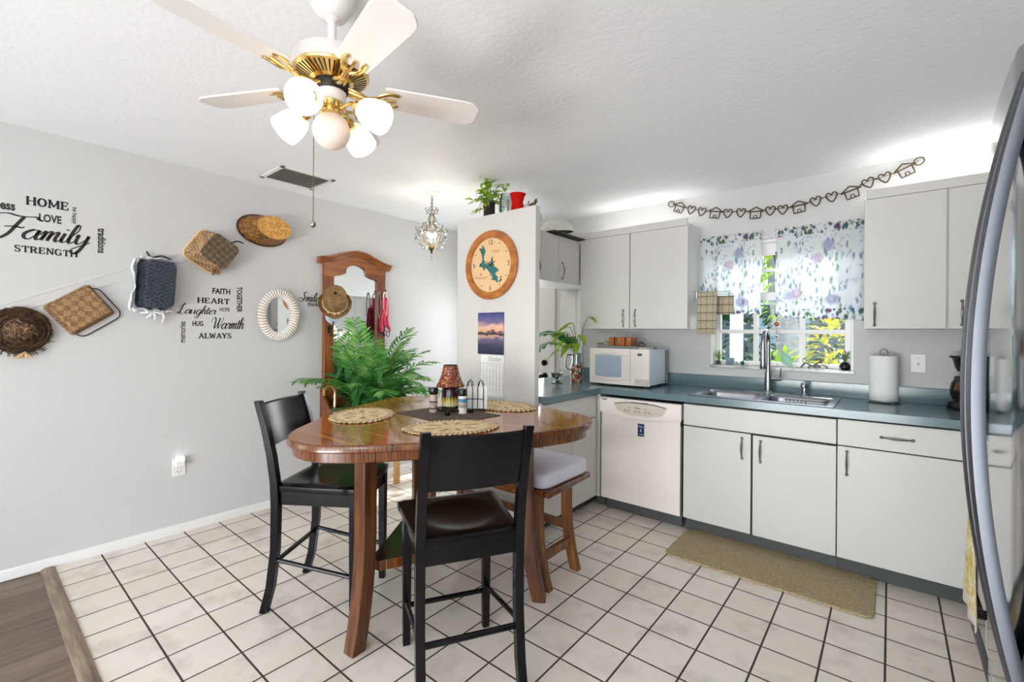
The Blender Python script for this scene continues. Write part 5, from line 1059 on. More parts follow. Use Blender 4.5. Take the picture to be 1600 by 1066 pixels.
def word(txt,style,y0,z0,W,H,label,grp,rot=0):
    o=(LX,y0+W/2,z0+H/2); mb=MB(o)
    if rot==0: M=LF@Matrix.Translation((y0,z0,0))
    elif rot<0: M=LF@Matrix.Translation((y0,z0+H,0))@Matrix.Rotation(R(-90),4,'Z'); W,H=H,W
    else: M=LF@Matrix.Translation((y0+W,z0,0))@Matrix.Rotation(R(90),4,'Z'); W,H=H,W
    if style=='script': script_mb(txt,mb,M,W,H)
    elif style=='slab': slab_mb(txt,mb,M,W,H)
    else: text_mb(txt,mb,M,W,H,.0009,bold=.034 if min(W,H)>.0345 else .016)
    ob=obj('wall_lettering',mb,'ink'); ob.location=o; return tag(ob,label,'wall lettering',grp)
g1,g2,g3='black words around Family on the left wall','black words around Laughter on the left wall','black words beside the hat on the left wall'
word('ess','sans',.142,1.978,.055,.036,'black letters ess at the left edge, beside the word HOME',g1)
word('HOME','slab',.236,2.022,.168,.048,'black slab word HOME on the left wall, topmost of the words around Family',g1)
word('LOVE','sans',.286,1.940,.090,.045,'black word LOVE on the left wall between HOME and Family',g1)
word('be happy','sans',.415,1.952,.026,.096,'small black vertical words be happy right of LOVE',g1,-1)
word('Family','script',.085,1.778,.415,.188,'large black script word Family on the left wall',g1)
word('STRENGTH','slab',.194,1.760,.25,.038,'black slab word STRENGTH below the script word Family',g1)
word('traditions','sans',.530,1.800,.038,.148,'black vertical word traditions right of Family',g1,-1)
word('FAITH','sans',1.130,1.600,.112,.040,'black word FAITH on the left wall above HEART',g2)
word('TOGETHER','sans',1.284,1.475,.036,.186,'black vertical word TOGETHER right of HEART',g2,-1)
word('HEART','slab',1.040,1.530,.198,.040,'black slab word HEART on the left wall above Laughter',g2)
word('Laughter','script',.922,1.425,.235,.100,'black script word Laughter on the left wall',g2)
word('HOPE','sans',1.176,1.478,.064,.028,'small black word HOPE right of Laughter',g2)
word('Warmth','script',1.124,1.352,.212,.088,'black script word Warmth below HOPE',g2)
word('HUG','sans',1.014,1.372,.062,.035,'small black word HUG left of Warmth',g2)
word('memories','sans',.940,1.262,.034,.140,'black vertical word memories, lowest left of its group',g2,1)
word('ALWAYS','slab',1.048,1.288,.204,.038,'black slab word ALWAYS, lowest of the words under Warmth',g2)
word('Smile','script',1.728,1.580,.175,.085,'black script word Smile between the white mirror and the hall tree',g3)
word('thankful','sans',1.805,1.548,.125,.034,'black word thankful under Smile, partly behind the hat',g3)
# ------------------------------------------------------------------ baskets hung on the left wall
def wallM(y,z,a): return Matrix.Translation((LX,y,z))@Matrix(((0,0,1,0),(1,0,0,0),(0,1,0,0),(0,0,0,1)))@Matrix.Rotation(R(a),4,'Z')   # local x right, y up, z into the room
def wv(name,cols,su,sv,bump=.8):
    s=N(name); co=s.coord(); sp=s.n('SeparateXYZ'); s.l(co,sp.inputs[0]); return s,co,sp
weave('split_tan','B08A5E','6E4A2E',34,.6,.9); weave('split_dark','3E3024','7A6248',38,.55,1.0); weave('black_wicker','07080A','3A4656',(1,40,85),.28,1.6)
wood('splint',[(.3,'4A3624'),(.5,'8A6A48'),(.7,'B8966C')],(4,60,60),.6); weave('reed_cream','D2A878','4A2E1C',58,.6,1.0)
s=N('honey_wicker'); co=s.coord(); f=s.math('SINE',s.math('MULTIPLY',s.noise(co,14,2),60)); s.set(s.mix(.35,s.ramp(s.noise(co,45,4),[(.3,'5E3812'),(.5,'8A5A22'),(.7,'B07C3A')]),s.ramp(f,[(.2,'4E2E10'),(.8,'B4823E')])),.5); s.bump(s.math('ADD',f,s.noise(co,90,2)),.7,.004)
s=N('honey_base'); co=s.coord(); s.set(s.ramp(s.noise(co,70,4),[(.3,'A8742C'),(.55,'D8A050'),(.75,'ECC47C')]),.5); s.bump(s.noise(co,110,2),.6,.004)
def basket(label,y,z,a,base,rim,depth,mats,rad=.03,side_first=False):
    t=thing('basket',label,'basket',(LX,y,z),0,'baskets hung in a rising row on the left wall'); L=t.location; M=wallM(y,z,a)
    (bx,by,bw,bh),(rx,ry,rw,rh)=base,rim; rings=[]
    for k in range(7):
        q=k/6; w_,h=rw+(bw-rw)*q,rh+(bh-rh)*q; r=max(rad*(1-.2*q),.01)
        rings.append([(rx+(bx-rx)*q+x,ry+(by-ry)*q+yy,.004+(depth-.004)*q) for x,yy in rrect(w_,h,min(r,w_/2.01,h/2.01),6)])
    mb=MB(L); mb.M=M; mb.loft(rings,False); obj('sides',mb,mats[0],t)
    mb=MB(L); mb.M=M; last=rings[-1]; c=(bx,by,depth+.002); mb.loft([last,[(bx+(p[0]-bx)*.96,by+(p[1]-by)*.96,depth+.003) for p in last]],False); mb.add([(bx+(p[0]-bx)*.96,by+(p[1]-by)*.96,depth+.003) for p in last],[tuple(range(len(last)))]); obj('base',mb,mats[1],t)
    mb=MB(L); mb.M=M; mb.tube([(p[0],p[1],.008) for p in rings[0]],.007,8,closed=True); obj('rim',mb,mats[2],t)
    return t,L,M
# twig hat at the left edge
wood('twig_brown',[(.3,'1E120C'),(.5,'46301E'),(.75,'7A5634')],(30,30,30),.8)
t=thing('twig_hat','dark brown twig hat on the left wall, lowest of the row of baskets','hat',(LX,.215,1.335)); L=t.location; M=wallM(.215,1.335,0); rnd=random.Random(41)
mb=MB(L); mb.M=M; mb.lathe([(.055,.07),(.075,.035),(.10,.02),(.125,.012),(.125,.004),(.0,.003)],36); mb.lathe([(0,.095),(.03,.093),(.05,.080),(.058,.05),(.062,.03)],28); obj('brim',mb,'twig_brown',t)
mb=MB(L); mb.M=M
for i in range(120):
    a=rnd.uniform(0,2*PI); r=rnd.uniform(.055,.128); da=rnd.uniform(.5,1.3); h=rnd.uniform(.015,.05)*(1.2-r/.16)+.012
    mb.tube([(r*math.cos(a+da*k/5)*rnd.uniform(.96,1.04),r*math.sin(a+da*k/5)*rnd.uniform(.96,1.04),h+.008*math.sin(k*2+i)) for k in range(6)],.0022,5)
for i in range(26):
    a=rnd.uniform(-2.6,-.5); mb.tube([(.10*math.cos(a),.10*math.sin(a),.02),(.15*math.cos(a+.1),.145*math.sin(a+.1),.03)],.0018,4)
obj('twigs',mb,'twig_brown',t)
mb=MB(L); mb.M=M
for i in range(90):
    a=rnd.uniform(0,2*PI); b=rnd.uniform(0,1.3); r=.052; p=Vector((r*math.cos(a)*math.cos(b),r*math.sin(a)*math.cos(b),.045+.05*math.sin(b))); d=Vector((rnd.uniform(-1,1),rnd.uniform(-1,1),rnd.uniform(-.4,.4)))*.018; mb.tube([p-d,p+Vector((0,0,.006)),p+d],.002,4)
obj('crown',mb,'splint',t,label='lighter brown crown')
mb=MB(L); mb.M=M
for i in range(16):
    a=rnd.uniform(-2.2,-1.2); mb.tube([(.02,-.115,.03),(.02+.05*math.cos(a+rnd.uniform(-1,1)),-.115+.035*math.sin(a),.035+rnd.uniform(0,.02))],.002,4)
obj('raffia',mb,'clock_face',t)
# flat tan tray basket with a wire rim
t,L,M=basket('flat tan splint basket tilted on the left wall, right of the twig hat',.470,1.448,37,(-.005,.015,.205,.165),(-.006,.016,.225,.195),.055,('splint','split_tan','splint'),.012)
mb=MB(L); mb.M=M; mb.tube([(.015+x,-.015+y_,.012) for x,y_ in rrect(.24,.21,.04,6)],.003,6,closed=True); obj('wire_rim',mb,'dark_iron',t)
# black basket with white liner
t,L,M=basket('black rectangular wicker basket with a white cloth liner on the left wall',.803,1.630,-3,(.012,.0,.150,.290),(-.004,.0,.170,.315),.11,('black_wicker','black_wicker','black_wicker'),.045)
plain('liner_white','E6E4E6',.9,bump=.3,bscale=30)
mb=MB(L); mb.M=M
def ln(u,v):
    a=R(70+130*u); return (-.10-.030*v*(.6+.4*math.sin(u*9))*(1 if True else 0)+.0*u,.155-.325*u,.010+.055*math.sin(v*2.2)*(.7+.3*math.sin(u*25)))
mb.grid(ln,24,6); mb.grid(lambda u,v:(-.11+.21*u,-.148-.034*v*(.7+.3*math.sin(u*19)),.012+.05*math.sin(v*2)*(.8+.2*math.sin(u*23))),24,5); mb.grid(lambda u,v:(-.09+.20*u,.150+.018*v,.012+.06*v*(.8+.2*math.sin(u*31))),20,4)
for a,b in (((-.01,-.17,.05),(-.035,-.215,.03)),((-.01,-.17,.05),(.01,-.225,.03)),((-.01,-.17,.05),(-.07,-.185,.04)),((-.01,-.17,.05),(.06,-.19,.04)),((.04,-.165,.05),(.05,-.24,.02))): mb.tube([a,((a[0]+b[0])/2+.005,(a[1]+b[1])/2,.06),b],[.006,.007,.003],6)
obj('liner',mb,'liner_white',t,solid=.002)
mb=MB(L); mb.M=M; mb.tube(catmull([(-.055,.205,.02),(-.03,.172,.03),(.02,.188,.04),(.07,.172,.04),(.09,.155,.03)],5),.006,8); obj('handle',mb,'black_wicker',t)
# brown and cream basket
t,L,M=basket('x',1.115,1.888,-33,(.022,.010,.185,.19),(-.014,-.010,.225,.235),.115,('reed_cream','split_dark','clock_face'),.045)
mb=MB(L); mb.M=M; mb.tube(catmull([(.04,.095,.10),(.075,.155,.06),(.12,.185,.02)],5),.005,6); mb.tube([(.095,.03,.09),(.125,.055,.05)],.004,6); obj('handle',mb,'dark_iron',t)
mb=MB(L); mb.M=M
for i in range(14): mb.leaf((.075,-.10,.06),(rnd.uniform(-.3,1),rnd.uniform(-1,.1),rnd.uniform(-.2,.5)),(0,0,1),rnd.uniform(.03,.055),.018,.2,4)
obj('dried_bow',mb,'splint',t,label='tan dried leaf bow')
t['label']='dark woven basket with cream reed sides and a dried leaf bow'
# oval honey basket
t=thing('basket','oval honey-coloured wicker basket, topmost of the row on the left wall','basket',(LX,1.452,2.092),0,'baskets hung in a rising row on the left wall'); L=t.location; M=wallM(1.452,2.092,-7)
rings=[]
for k in range(8):
    q=k/7; rings.append([(.04*q**1.0+(.172-.055*q)*math.cos(2*PI*j/48),.020*q+(.108-.030*q)*math.sin(2*PI*j/48),.004+.115*q) for j in range(48)])
mb=MB(L); mb.M=M; mb.loft(rings,False); obj('sides',mb,'honey_wicker',t); mb=MB(L); mb.M=M; r_=rings[-1]; mb.add(r_,[tuple(range(48))]); mb.tube(r_,.005,6,closed=True); obj('base',mb,'honey_base',t)
mb=MB(L); mb.M=M; mb.tube([(p[0],p[1],.008) for p in rings[0]],.007,8,closed=True); obj('rim',mb,'twig_brown',t)
# ------------------------------------------------------------------ white wicker mirror
s=N('mirror_glass'); s.set('E8ECEE',.02,1)
t=thing('wicker_mirror','oval white wicker mirror on the left wall, left of the script word Smile','mirror',(LX,1.571,1.467)); L=t.location; M=wallM(1.571,1.467,0)
mb=MB(L); mb.M=M; mb.prism([(x,y_) for x,y_ in [(.11*math.cos(2*PI*k/48),.15*math.sin(2*PI*k/48)) for k in range(48)]],.006,.012); obj('glass',mb,'mirror_glass',t)
path=[(.124*math.cos(2*PI*k/56),.164*math.sin(2*PI*k/56),.026) for k in range(56)]; mb=MB(L); mb.M=M; mb.tube(path,.027,12,closed=True,flat=.85); plain('wicker_gap','C8B4A2',.8); obj('frame',mb,'wicker_gap',t)
mb=MB(L); mb.M=M; n=48
for i in range(n):
    a=2*PI*i/n; p=Vector((.124*math.cos(a),.164*math.sin(a),.026)); d=Vector((-.124*math.sin(a),.164*math.cos(a),0)).normalized(); nn=Vector((d.y,-d.x,0)); mb.tube([p+nn*.0285*math.cos(k*PI/6)+Vector((0,0,.025*math.sin(k*PI/6)))+d*.012*(k/6-.5) for k in range(-1,8)],.0055,6)
plain('wicker_white','F2EEEA',.6,vary=.03,vscale=60); obj('wrapping',mb,'wicker_white',t)
# ------------------------------------------------------------------ hall tree
t=thing('hall_tree','tall oak hall tree with an arched mirror against the left wall','hall tree',(-3.5,2.22,0)); L=t.location
Y0,Y1=1.925,2.515; XB=-3.632
def hy_box(y0,y1,z0,z1,x0=XB,x1=-3.594): return MB(L).box(x0,x1,y0,y1,z0,z1)
for y0,y1 in ((Y0,Y0+.085),(Y1-.085,Y1)): obj('post',hy_box(y0,y1,.0,1.80),'oak',t,bevel=.004)
# crest board with the shaped opening
def arch(q): # q in -1..1 -> lower edge of the crest
    a=abs(q)
    return 1.845+.075*(1-(a/.52)**2)**.5 if a<.5 else (1.838-.028*math.sin((a-.5)/.5*PI/2) if a<.98 else 1.80)
out=[]; yc=(Y0+Y1)/2; hw=(Y1-Y0)/2-.085
for i in range(41): q=-1+i/20; out.append((yc+hw*q,arch(q)))
top=[(yc+((Y1-Y0)/2)*(1-i/20),1.925+.075*math.cos((1-i/20)*PI/2*1.0)**2) for i in range(41)]
mb=MB(L); pts=[(Y0,1.80),(Y0+.085,1.80)]+out+[(Y1-.085,1.80),(Y1,1.80)]+top
n=len(out)
rings=[]; lo=[(y,z) for y,z in out]; up=[(yc+(Y1-Y0)/2*(-1+i/20),1.925+.075*math.cos((-1+i/20)*PI/2)**2) for i in range(41)]
mb.loft([[(XB,a[0],a[1]),(-3.594,a[0],a[1]),(-3.594,yc+(a[0]-yc)*1.0,b[1]),(XB,yc+(a[0]-yc)*1.0,b[1])] for a,b in zip(lo,[(0,1.925+.075*math.cos((y-yc)/((Y1-Y0)/2)*PI/2)**2) for y,_ in lo])])
for y0,y1 in ((Y0,Y0+.086),(Y1-.086,Y1)):
    mb.loft([[(XB,y,1.80),(-3.594,y,1.80),(-3.594,y,1.925+.075*math.cos((y-yc)/((Y1-Y0)/2)*PI/2)**2),(XB,y,1.925+.075*math.cos((y-yc)/((Y1-Y0)/2)*PI/2)**2)] for y in (y0,(y0+y1)/2,y1)])
obj('crest',mb,'oak_cross',t,ang=30)
mb=MB(L); rings=[]
for i in range(33):
    q=-1+i/16; y=yc+(Y1-Y0+.09)/2*q; zz=1.915+.085*math.cos(q*PI/2)**2-.0*abs(q)
    rings.append([(XB+a,y,zz+b) for a,b in ((0,-.010),(.042,-.010),(.052,.0),(.060,.018),(.078,.030),(.080,.042),(0,.045))])
mb.loft(rings); obj('cornice',mb,'oak_cross',t,ang=40)
obj('mirror',MB(L).box(XB+.004,XB+.016,Y0+.06,Y1-.06,.80,1.93),'mirror_glass',t)
obj('lower_rail',hy_box(Y0+.08,Y1-.08,.74,.83),'oak_cross',t); obj('back_panel',hy_box(Y0+.08,Y1-.08,.40,.74,XB,-3.606),'oak',t)
mb=MB(L).box(XB,-3.34,Y0-.02,Y1+.02,.425,.455); obj('seat',mb,'oak_cross',t,bevel=.006)
mb=MB(L).box(XB,-3.36,Y0,Y1,.28,.425); obj('seat_box',mb,'oak_cross',t)
for y in (Y0+.03,Y1-.03):
    mb=MB(L).box(-3.385,-3.345,y-.022,y+.022,0,.425); obj('leg',mb,'light_wood',t,bevel=.003)
for y in (Y0-.015,Y1-.02):
    mb=MB(L); mb.prism([(-3.63,.455),(-3.36,.455),(-3.36,.64),(-3.40,.70),(-3.48,.72),(-3.56,.80),(-3.63,.86)],0,.022); mb.v=[Vector((v.x+L.x-L.x,0,0)) if False else v for v in mb.v]
    mb2=MB(L); mb2.add([(v.x+L.x,y+(v.z+L.z),v.y+L.y) for v in mb.v],mb.f); obj('arm',mb2,'oak',t,bevel=.003)
def hook(y,z):
    mb=MB(L); mb.box(-3.596,-3.588,y-.012,y+.012,z-.03,z+.03)
    mb.tube(catmull([(-3.59,y,z+.01),(-3.56,y,z+.005),(-3.535,y,z+.03),(-3.53,y,z+.055)],5),.0045,6); mb.tube(catmull([(-3.59,y,z-.015),(-3.575,y,z-.05),(-3.55,y,z-.055),(-3.542,y,z-.03)],5),.004,6); mb.sphere((-3.53,y,z+.058),.007,8,6); obj('hook',mb,'dark_iron',t)
for y in (Y0+.042,Y1-.042):
    for z in (1.66,1.36): hook(y,z)
# hats, garment and beads on the hooks
s=N('felt_brown'); s.set(s.ramp(s.noise(s.coord(),30,5),[(.3,'6E5230'),(.55,'8C6C42'),(.8,'A68656')]),.85); s.bump(s.noise(s.coord(),160,2),.5,.002)
t=thing('fedora_hat','brown straw fedora hanging on the left post of the hall tree','hat',(-3.55,1.985,1.60)); L=t.location
M=Matrix.Translation((-3.535,1.985,1.565))@Matrix.Rotation(R(-28),4,'Z')@Matrix.Rotation(R(52),4,'Y')@Matrix.Rotation(R(90),4,'Z')@Matrix.Scale(1.16,4)
mb=MB(L); mb.M=M
def crown(u,v):
    a=2*PI*u; r=(.082 if v<.6 else .082-.06*((v-.6)/.4)**1.5)-.010*v; z=.105*min(1,v/.6) if v<.6 else .105+.018*math.sin((v-.6)/.4*PI/2); dent=.02*max(0,1-abs(math.sin(a))*2.2)*max(0,v-.35)
    return (r*1.0*math.cos(a)-dent*math.cos(a),r*1.22*math.sin(a),z-(.02*(v-.6)/.4*(1-abs(math.sin(a)))if v>.6 else 0))
mb.grid(crown,40,14); obj('crown',mb,'felt_brown',t)
mb=MB(L); mb.M=M; mb.grid(lambda u,v:((.078+.034*v)*math.cos(2*PI*u),(.098+.036*v)*math.sin(2*PI*u),.004-.004*v+.022*v*v*abs(math.cos(2*PI*u))),44,6); obj('brim',mb,'felt_brown',t,solid=.003)
mb=MB(L); mb.M=M; mb.tube([(.0815*math.cos(2*PI*i/40),.0995*math.sin(2*PI*i/40),.020) for i in range(40)],.0045,6,closed=True)
for k,(a,b) in enumerate(((.3,.04),(-.2,.03),(.6,.02))): mb.sphere((.084*math.cos(a-1.9),.104*math.sin(a-1.9),.022),.010,8,6)
obj('hat_band',mb,'reed_cream' if False else 'clock_face',t)
plain('cap_blue','C6D6E2',.9); t=thing('cap','pale blue cap hanging under the brown fedora on the hall tree','cap',(-3.575,1.975,1.46)); L=t.location
mb=MB(L); mb.sphere((-3.572,1.985,1.465),.062,18,10,(.45,1,.95)); obj('crown',mb,'cap_blue',t); mb=MB(L); mb.grid(lambda u,v:(-3.555+.02*v*math.sin(PI*u),1.985+(u-.5)*.10*(1-.25*v),1.445-.055*v*math.sin(PI*(.15+.7*u))),12,6); obj('peak',mb,'cap_blue',t,solid=.003)
s=N('pink_cloth'); s.set(s.ramp(s.noise(s.coord(),9,3),[(.3,'C83A5A'),(.55,'E0506E'),(.75,'A8243E')]),.8); 
mb=MB(); 
def gar(u,v): return (-3.530+.012*math.sin(u*22+v*3)*(.3+v)+.012*v,2.462+(u-.5)*(.045+.105*v-.03*v*v)+.008*math.sin(v*7),1.655-.285*v-.03*math.sin(u*9)*v)
mb.grid(gar,26,18); o=tag(obj('pink_garment',mb,'pink_cloth',solid=.004),'pink and red garment hanging on the right post of the hall tree','garment')
mb=MB(); mb.grid(lambda u,v:(-3.535+.01*math.sin(u*17),2.425+(u-.5)*(.04+.05*v),1.56-.20*v-.02*math.sin(u*7)*v),14,12); s=N('maroon_cloth'); s.set('7A1E30',.8); tag(obj('maroon_garment',mb,'maroon_cloth',solid=.004),'dark red cloth hanging beside the pink garment on the hall tree','garment')
plain('pearl','E8DCC8',.25); plain('bead_grey','8A7A72',.35)
def beads(label,y0,z0,w_,h,n,m,r):
    t=thing('bead_necklace',label,'necklace',(-3.535,y0,z0)); L=t.location; mb=MB(L)
    for i in range(n): a=2*PI*i/n; mb.sphere((-3.528-.004*math.cos(a),y0+w_*math.sin(a)*(1+.15*math.cos(a)),z0-h+h*math.cos(a)),r,7,5)
    obj('beads',mb,m,t); mb=MB(L); mb.tube([(-3.528,y0+w_*math.sin(2*PI*i/24),z0-h+h*math.cos(2*PI*i/24)) for i in range(24)],.0012,5,closed=True); obj('string',mb,'ink',t)
beads('cream pearl necklace over the pink garment on the hall tree',2.468,1.70,.022,.105,46,'pearl',.0075)
beads('grey bead necklace on the mirror side of the right hall tree post',2.405,1.70,.016,.115,44,'bead_grey',.0065)
mb=MB()
for k in range(3):
    mb.tube([( -3.53,2.44+.03*k+.016*math.cos(a*PI/8),1.345-.01*k+.026*math.sin(a*PI/8)) for a in range(16)],.0035,6,closed=True); mb.tube([(-3.535,2.44+.03*k,1.37),(-3.54,2.45+.02*k,1.42)],.003,5)
tag(obj('strap_loops',mb,'black_plastic'),'dark looped straps dangling below the pink garment on the hall tree','straps')
t=thing('umbrella','umbrella with a curved cane handle leaning at the left side of the hall tree','umbrella',(-3.30,1.84,0)); L=t.location
mb=MB(L); mb.tube(catmull([(-3.34,1.795,.85),(-3.34,1.795,.895),(-3.335,1.835,.925),(-3.33,1.872,.895),(-3.33,1.876,.83),(-3.33,1.874,.75)],6),.0125,10); obj('handle',mb,'cane_wood',t)
mb=MB(L); mb.tube([(-3.33,1.874,.755),(-3.32,1.868,.60),(-3.29,1.83,.06),(-3.29,1.825,0)],[.022,.034,.016,.004],10); obj('canopy',mb,'black_plastic',t)
# ------------------------------------------------------------------ palm in front of the hall tree
t=thing('potted_palm','bushy palm with broad lower leaves in a white pot before the hall tree mirror','plant',(-3.30,2.18,.456)); L=t.location
mb=MB(L); mb.lathe([(0,0),(.085,0),(.095,.01),(.12,.19),(.128,.20),(.128,.225),(.118,.225)],32,L); obj('pot',mb,'white_enamel',t); mb=MB(L); mb.lathe([(0,.205),(.119,.205)],24,L); obj('soil',mb,'soil',t)
st=MB(L); rnd=random.Random(17); base=L+Vector((0,0,.21)); k=0
for az,el,Lf,dr in [(i*360/22+rnd.uniform(-8,8),rnd.uniform(35,66),rnd.uniform(.50,.72),rnd.uniform(1.3,2.1)) for i in range(22) if math.sin(R(i*360/22))>-.35]+[(i*40+15+rnd.uniform(-8,8),rnd.uniform(68,84),rnd.uniform(.66,.84),rnd.uniform(.7,1.3)) for i in range(9)]+[(250,62,.72,1.5),(275,56,.70,1.5),(262,52,.70,1.3),(225,60,.5,1.4),(60,80,.76,.8),(140,85,.84,.5),(300,82,.84,.6),(20,80,.80,.8),(240,84,.86,.5),(300,62,.55,1.5),(95,50,.72,1.6),(80,62,.78,1.5),(100,38,.62,1.3),(300,30,.5,1.4),(330,34,.5,1.5),(0,36,.5,1.6),(35,32,.5,1.5)]:
    a=R(az); c=math.cos(a)
    if c<-.45 and math.sin(a)<.0: Lf*=.62
    elif c<-.2: Lf*=.66
    lf=MB(L); frond(st,lf,base+Vector((.03*math.cos(a),.03*math.sin(a),0)),a,R(el),Lf,19,.165,.025,dr,rnd,.004)
    for v in lf.v: v.x=max(v.x,-3.595-L.x)
    obj('frond',lf,'palm_leaf',t)
for v in st.v: v.x=max(v.x,-3.60-L.x)
obj('stalks',st,'stem_green',t)
lf=MB(L); st=MB(L)
for i in range(95):
    a=rnd.uniform(0,2*PI); r=rnd.uniform(.06,.30); h=rnd.uniform(-.04,.50)*(1.15-r); e=base+Vector((max(r*math.cos(a),-.20),max(r*math.sin(a),-.17),h)); st.tube(catmull([base,(base+e)/2+Vector((0,0,.08)),e],3),.002,5); lf.leaf(e,Vector((math.cos(a)*.8+.3,math.sin(a),rnd.uniform(-1.0,.1))),(0,0,1),rnd.uniform(.11,.18),rnd.uniform(.05,.085),.35,5,1.3,.2)
[setattr(v,'x',max(v.x,-3.595-L.x)) for v in lf.v+st.v]; obj('broad_leaves',lf,'broad_leaf',t); obj('leaf_stems',st,'stem_green',t)
# ------------------------------------------------------------------ outlet and night light
t=thing('power_outlet','white power outlet low on the left wall below the night light','outlet',(LX,.942,.432)); L=t.location
mb=MB(L).box(LX,LX+.006,.905,.980,.375,.490); obj('wall_plate',mb,'white_plastic',t,bevel=.003)
mb=MB(L); mb.M=wallM(.9425,.405,0); mb.prism([(x,y_) for x,y_ in rrect(.034,.030,.012,4)],.005,.008); obj('receptacle',mb,'bisque',t)
mb=MB(L); mb.M=wallM(.9425,.405,0)
for x,h in ((-.008,.010),(.008,.008)): mb.box(x-.0015,x+.0015,-.002,-.002+h,.007,.0086)
mb.lathe([(0,.0086),(.003,.0086)],8,(0,-.008,0)); obj('slots',mb,'ink',t)
t=thing('night_light','small glowing white night light plugged into the upper half of the outlet','night light',(LX+.02,.942,.475)); L=t.location
mb=MB(L).box(LX+.0062,LX+.04,.917,.968,.443,.500); obj('housing',mb,'white_plastic',t,bevel=.004); mb=MB(L).box(LX+.008,LX+.0415,.920,.965,.480,.506); obj('lens',mb,'night_glow',t,bevel=.003)
# ------------------------------------------------------------------ ceiling fan
FC=Vector((-1.405,.772,0)); ZB_=2.135
t=thing('ceiling_fan','white and brass five-blade ceiling fan with four lit glass shades and a globe','ceiling fan',(FC.x,FC.y,CZ)); L=t.location
def fl(prof,n=40,name='p',mat='fan_white',**k):
    mb=MB(L); mb.lathe(prof,n,(FC.x,FC.y,0)); return obj(name,mb,mat,t,**k)
fl([(0,CZ),(.068,CZ),(.070,CZ-.012),(.064,CZ-.05),(.045,CZ-.078),(.026,CZ-.086),(0,CZ-.086)],36,'canopy','fan_white')
fl([(.024,2.362),(.022,2.350),(.013,2.345),(.013,2.235),(.020,2.232)],20,'downrod','fan_white')
fl([(0,2.237),(.085,2.237),(.110,2.228),(.116,2.21),(.116,2.182),(.114,2.176)],48,'motor_housing','fan_motor')
fl([(.116,2.180),(.118,2.176),(.116,2.170),(.062,2.150),(.055,2.146)],48,'vent_band','brass')
mb=MB(L)
for i in range(44):
    a=2*PI*i/44; c_,s_=math.cos(a),math.sin(a); mb.loft([[(FC.x+r*c_-w_*s_*k,FC.y+r*s_+w_*c_*k,z-.0012) for k in (-1,1)]+[(FC.x+r*c_-w_*s_*k,FC.y+r*s_+w_*c_*k,z+.002) for k in (1,-1)] for r,w_,z in ((.068,.0014,2.1522),(.108,.0026,2.1672))])
obj('vent_slots',mb,'dark_iron',t)
fl([(.0,2.150),(.052,2.150),(.055,2.135),(.050,2.118),(.0,2.118)],36,'hub','dark_iron')
fl([(0,2.122),(.040,2.122),(.045,2.116),(.045,2.092),(.040,2.084),(0,2.084)],36,'switch_housing','fan_white')
fl([(0,2.086),(.036,2.086),(.034,2.076),(.028,2.068),(.034,2.060),(.036,2.046),(.028,2.038),(0,2.038)],36,'light_fitter','brass')
mb=MB(L); mb.sphere((FC.x,FC.y,1.992),.058,28,18); obj('globe',mb,'globe_glass',t)
rb=.492
for a_ in (-10,62,134,206,278):
    M=Matrix.Translation((FC.x,FC.y,ZB_))@Matrix.Rotation(R(a_),4,'Z')@Matrix.Rotation(R(-11),4,'X')
    mb=MB(L); mb.M=M
    o=[]; 
    for x,w_ in ((.165,.044),(.172,.050),(.30,.056),(.43,.062),(.462,.060),(.478,.050),(rb,.034)): o.append((x,w_))
    out=[(x,w_) for x,w_ in o]+[(x,-w_) for x,w_ in o[::-1]]; mb.prism(out[::-1],-.003,.003); obj('blade',mb,'fan_white',t,bevel=.0015)
    mb=MB(L); mb.M=M
    mb.tube(catmull([(.045,0,-.006),(.075,0,-.014),(.105,0,-.020),(.13,0,-.014),(.15,0,-.008)],4),[.010]*17,8,flat=.6)
    for s_ in (-1,1):
        mb.tube(catmull([(.135,0,-.012),(.155,s_*.020,-.012),(.185,s_*.030,-.007),(.215,s_*.026,-.006)],4),[.007]*12+[.003],8,flat=.6)
        mb.tube(catmull([(.04,s_*.014,-.002),(.075,s_*.016,-.012),(.11,s_*.006,-.018)],4),.005,6)
    mb.tube(catmull([(.14,0,-.012),(.17,0,-.012),(.205,0,-.007)],4),.005,6); obj('blade_iron',mb,'brass',t)
CD=Vector((.6371*-1,.771,0))
for a_ in (-64.9,25.1,115.1,205.1):
    d=Vector((math.cos(R(a_)),math.sin(R(a_)),0)); c0=Vector((FC.x,FC.y,2.062)); p1=c0+d*.034; p2=c0+d*.075+Vector((0,0,.012)); p3=c0+d*.098+Vector((0,0,-.004))
    mb=MB(L); mb.tube(catmull([p1,p2,p3],5),.006,8); ax=(d*.88+Vector((0,0,-.47))).normalized() if a_!=-64.9 else ((Vector((0,0,1.34))-p3).normalized()+Vector((-.22,-.12,.0))).normalized(); mb.cyl(p3-ax*.008,p3+ax*.016,.018,.016,14); arm=obj('light_arm',mb,'brass',t)
    q=Vector((0,0,1)).rotation_difference(ax).to_matrix().to_4x4(); M=Matrix.Translation(p3+ax*.010)@q
    mb=MB(L); mb.M=M; mb.lathe([(.018,.0),(.030,.006),(.040,.022),(.047,.045),(.050,.070),(.0505,.088),(.0495,.090)],32); obj('glass_shade',mb,'frosted_glass',t)
    mb=MB(L); mb.M=M; mb.sphere((0,0,.045),.024,16,10,(1,1,1.25)); obj('bulb',mb,'bulb_glow',t)
    b=M@Vector((0,0,.078)); lamp('fan_bulb_light',b-L,.22,(1,.94,.86),.022,t)
cx,cy=FC.x-.047,FC.y-.035
mb=MB(L); mb.cyl((cx,cy,2.09),(cx,cy,1.70),.0014,n=6); mb.sphere((cx,cy,1.83),.003,8,6); obj('pull_chain',mb,'gold_wire',t)
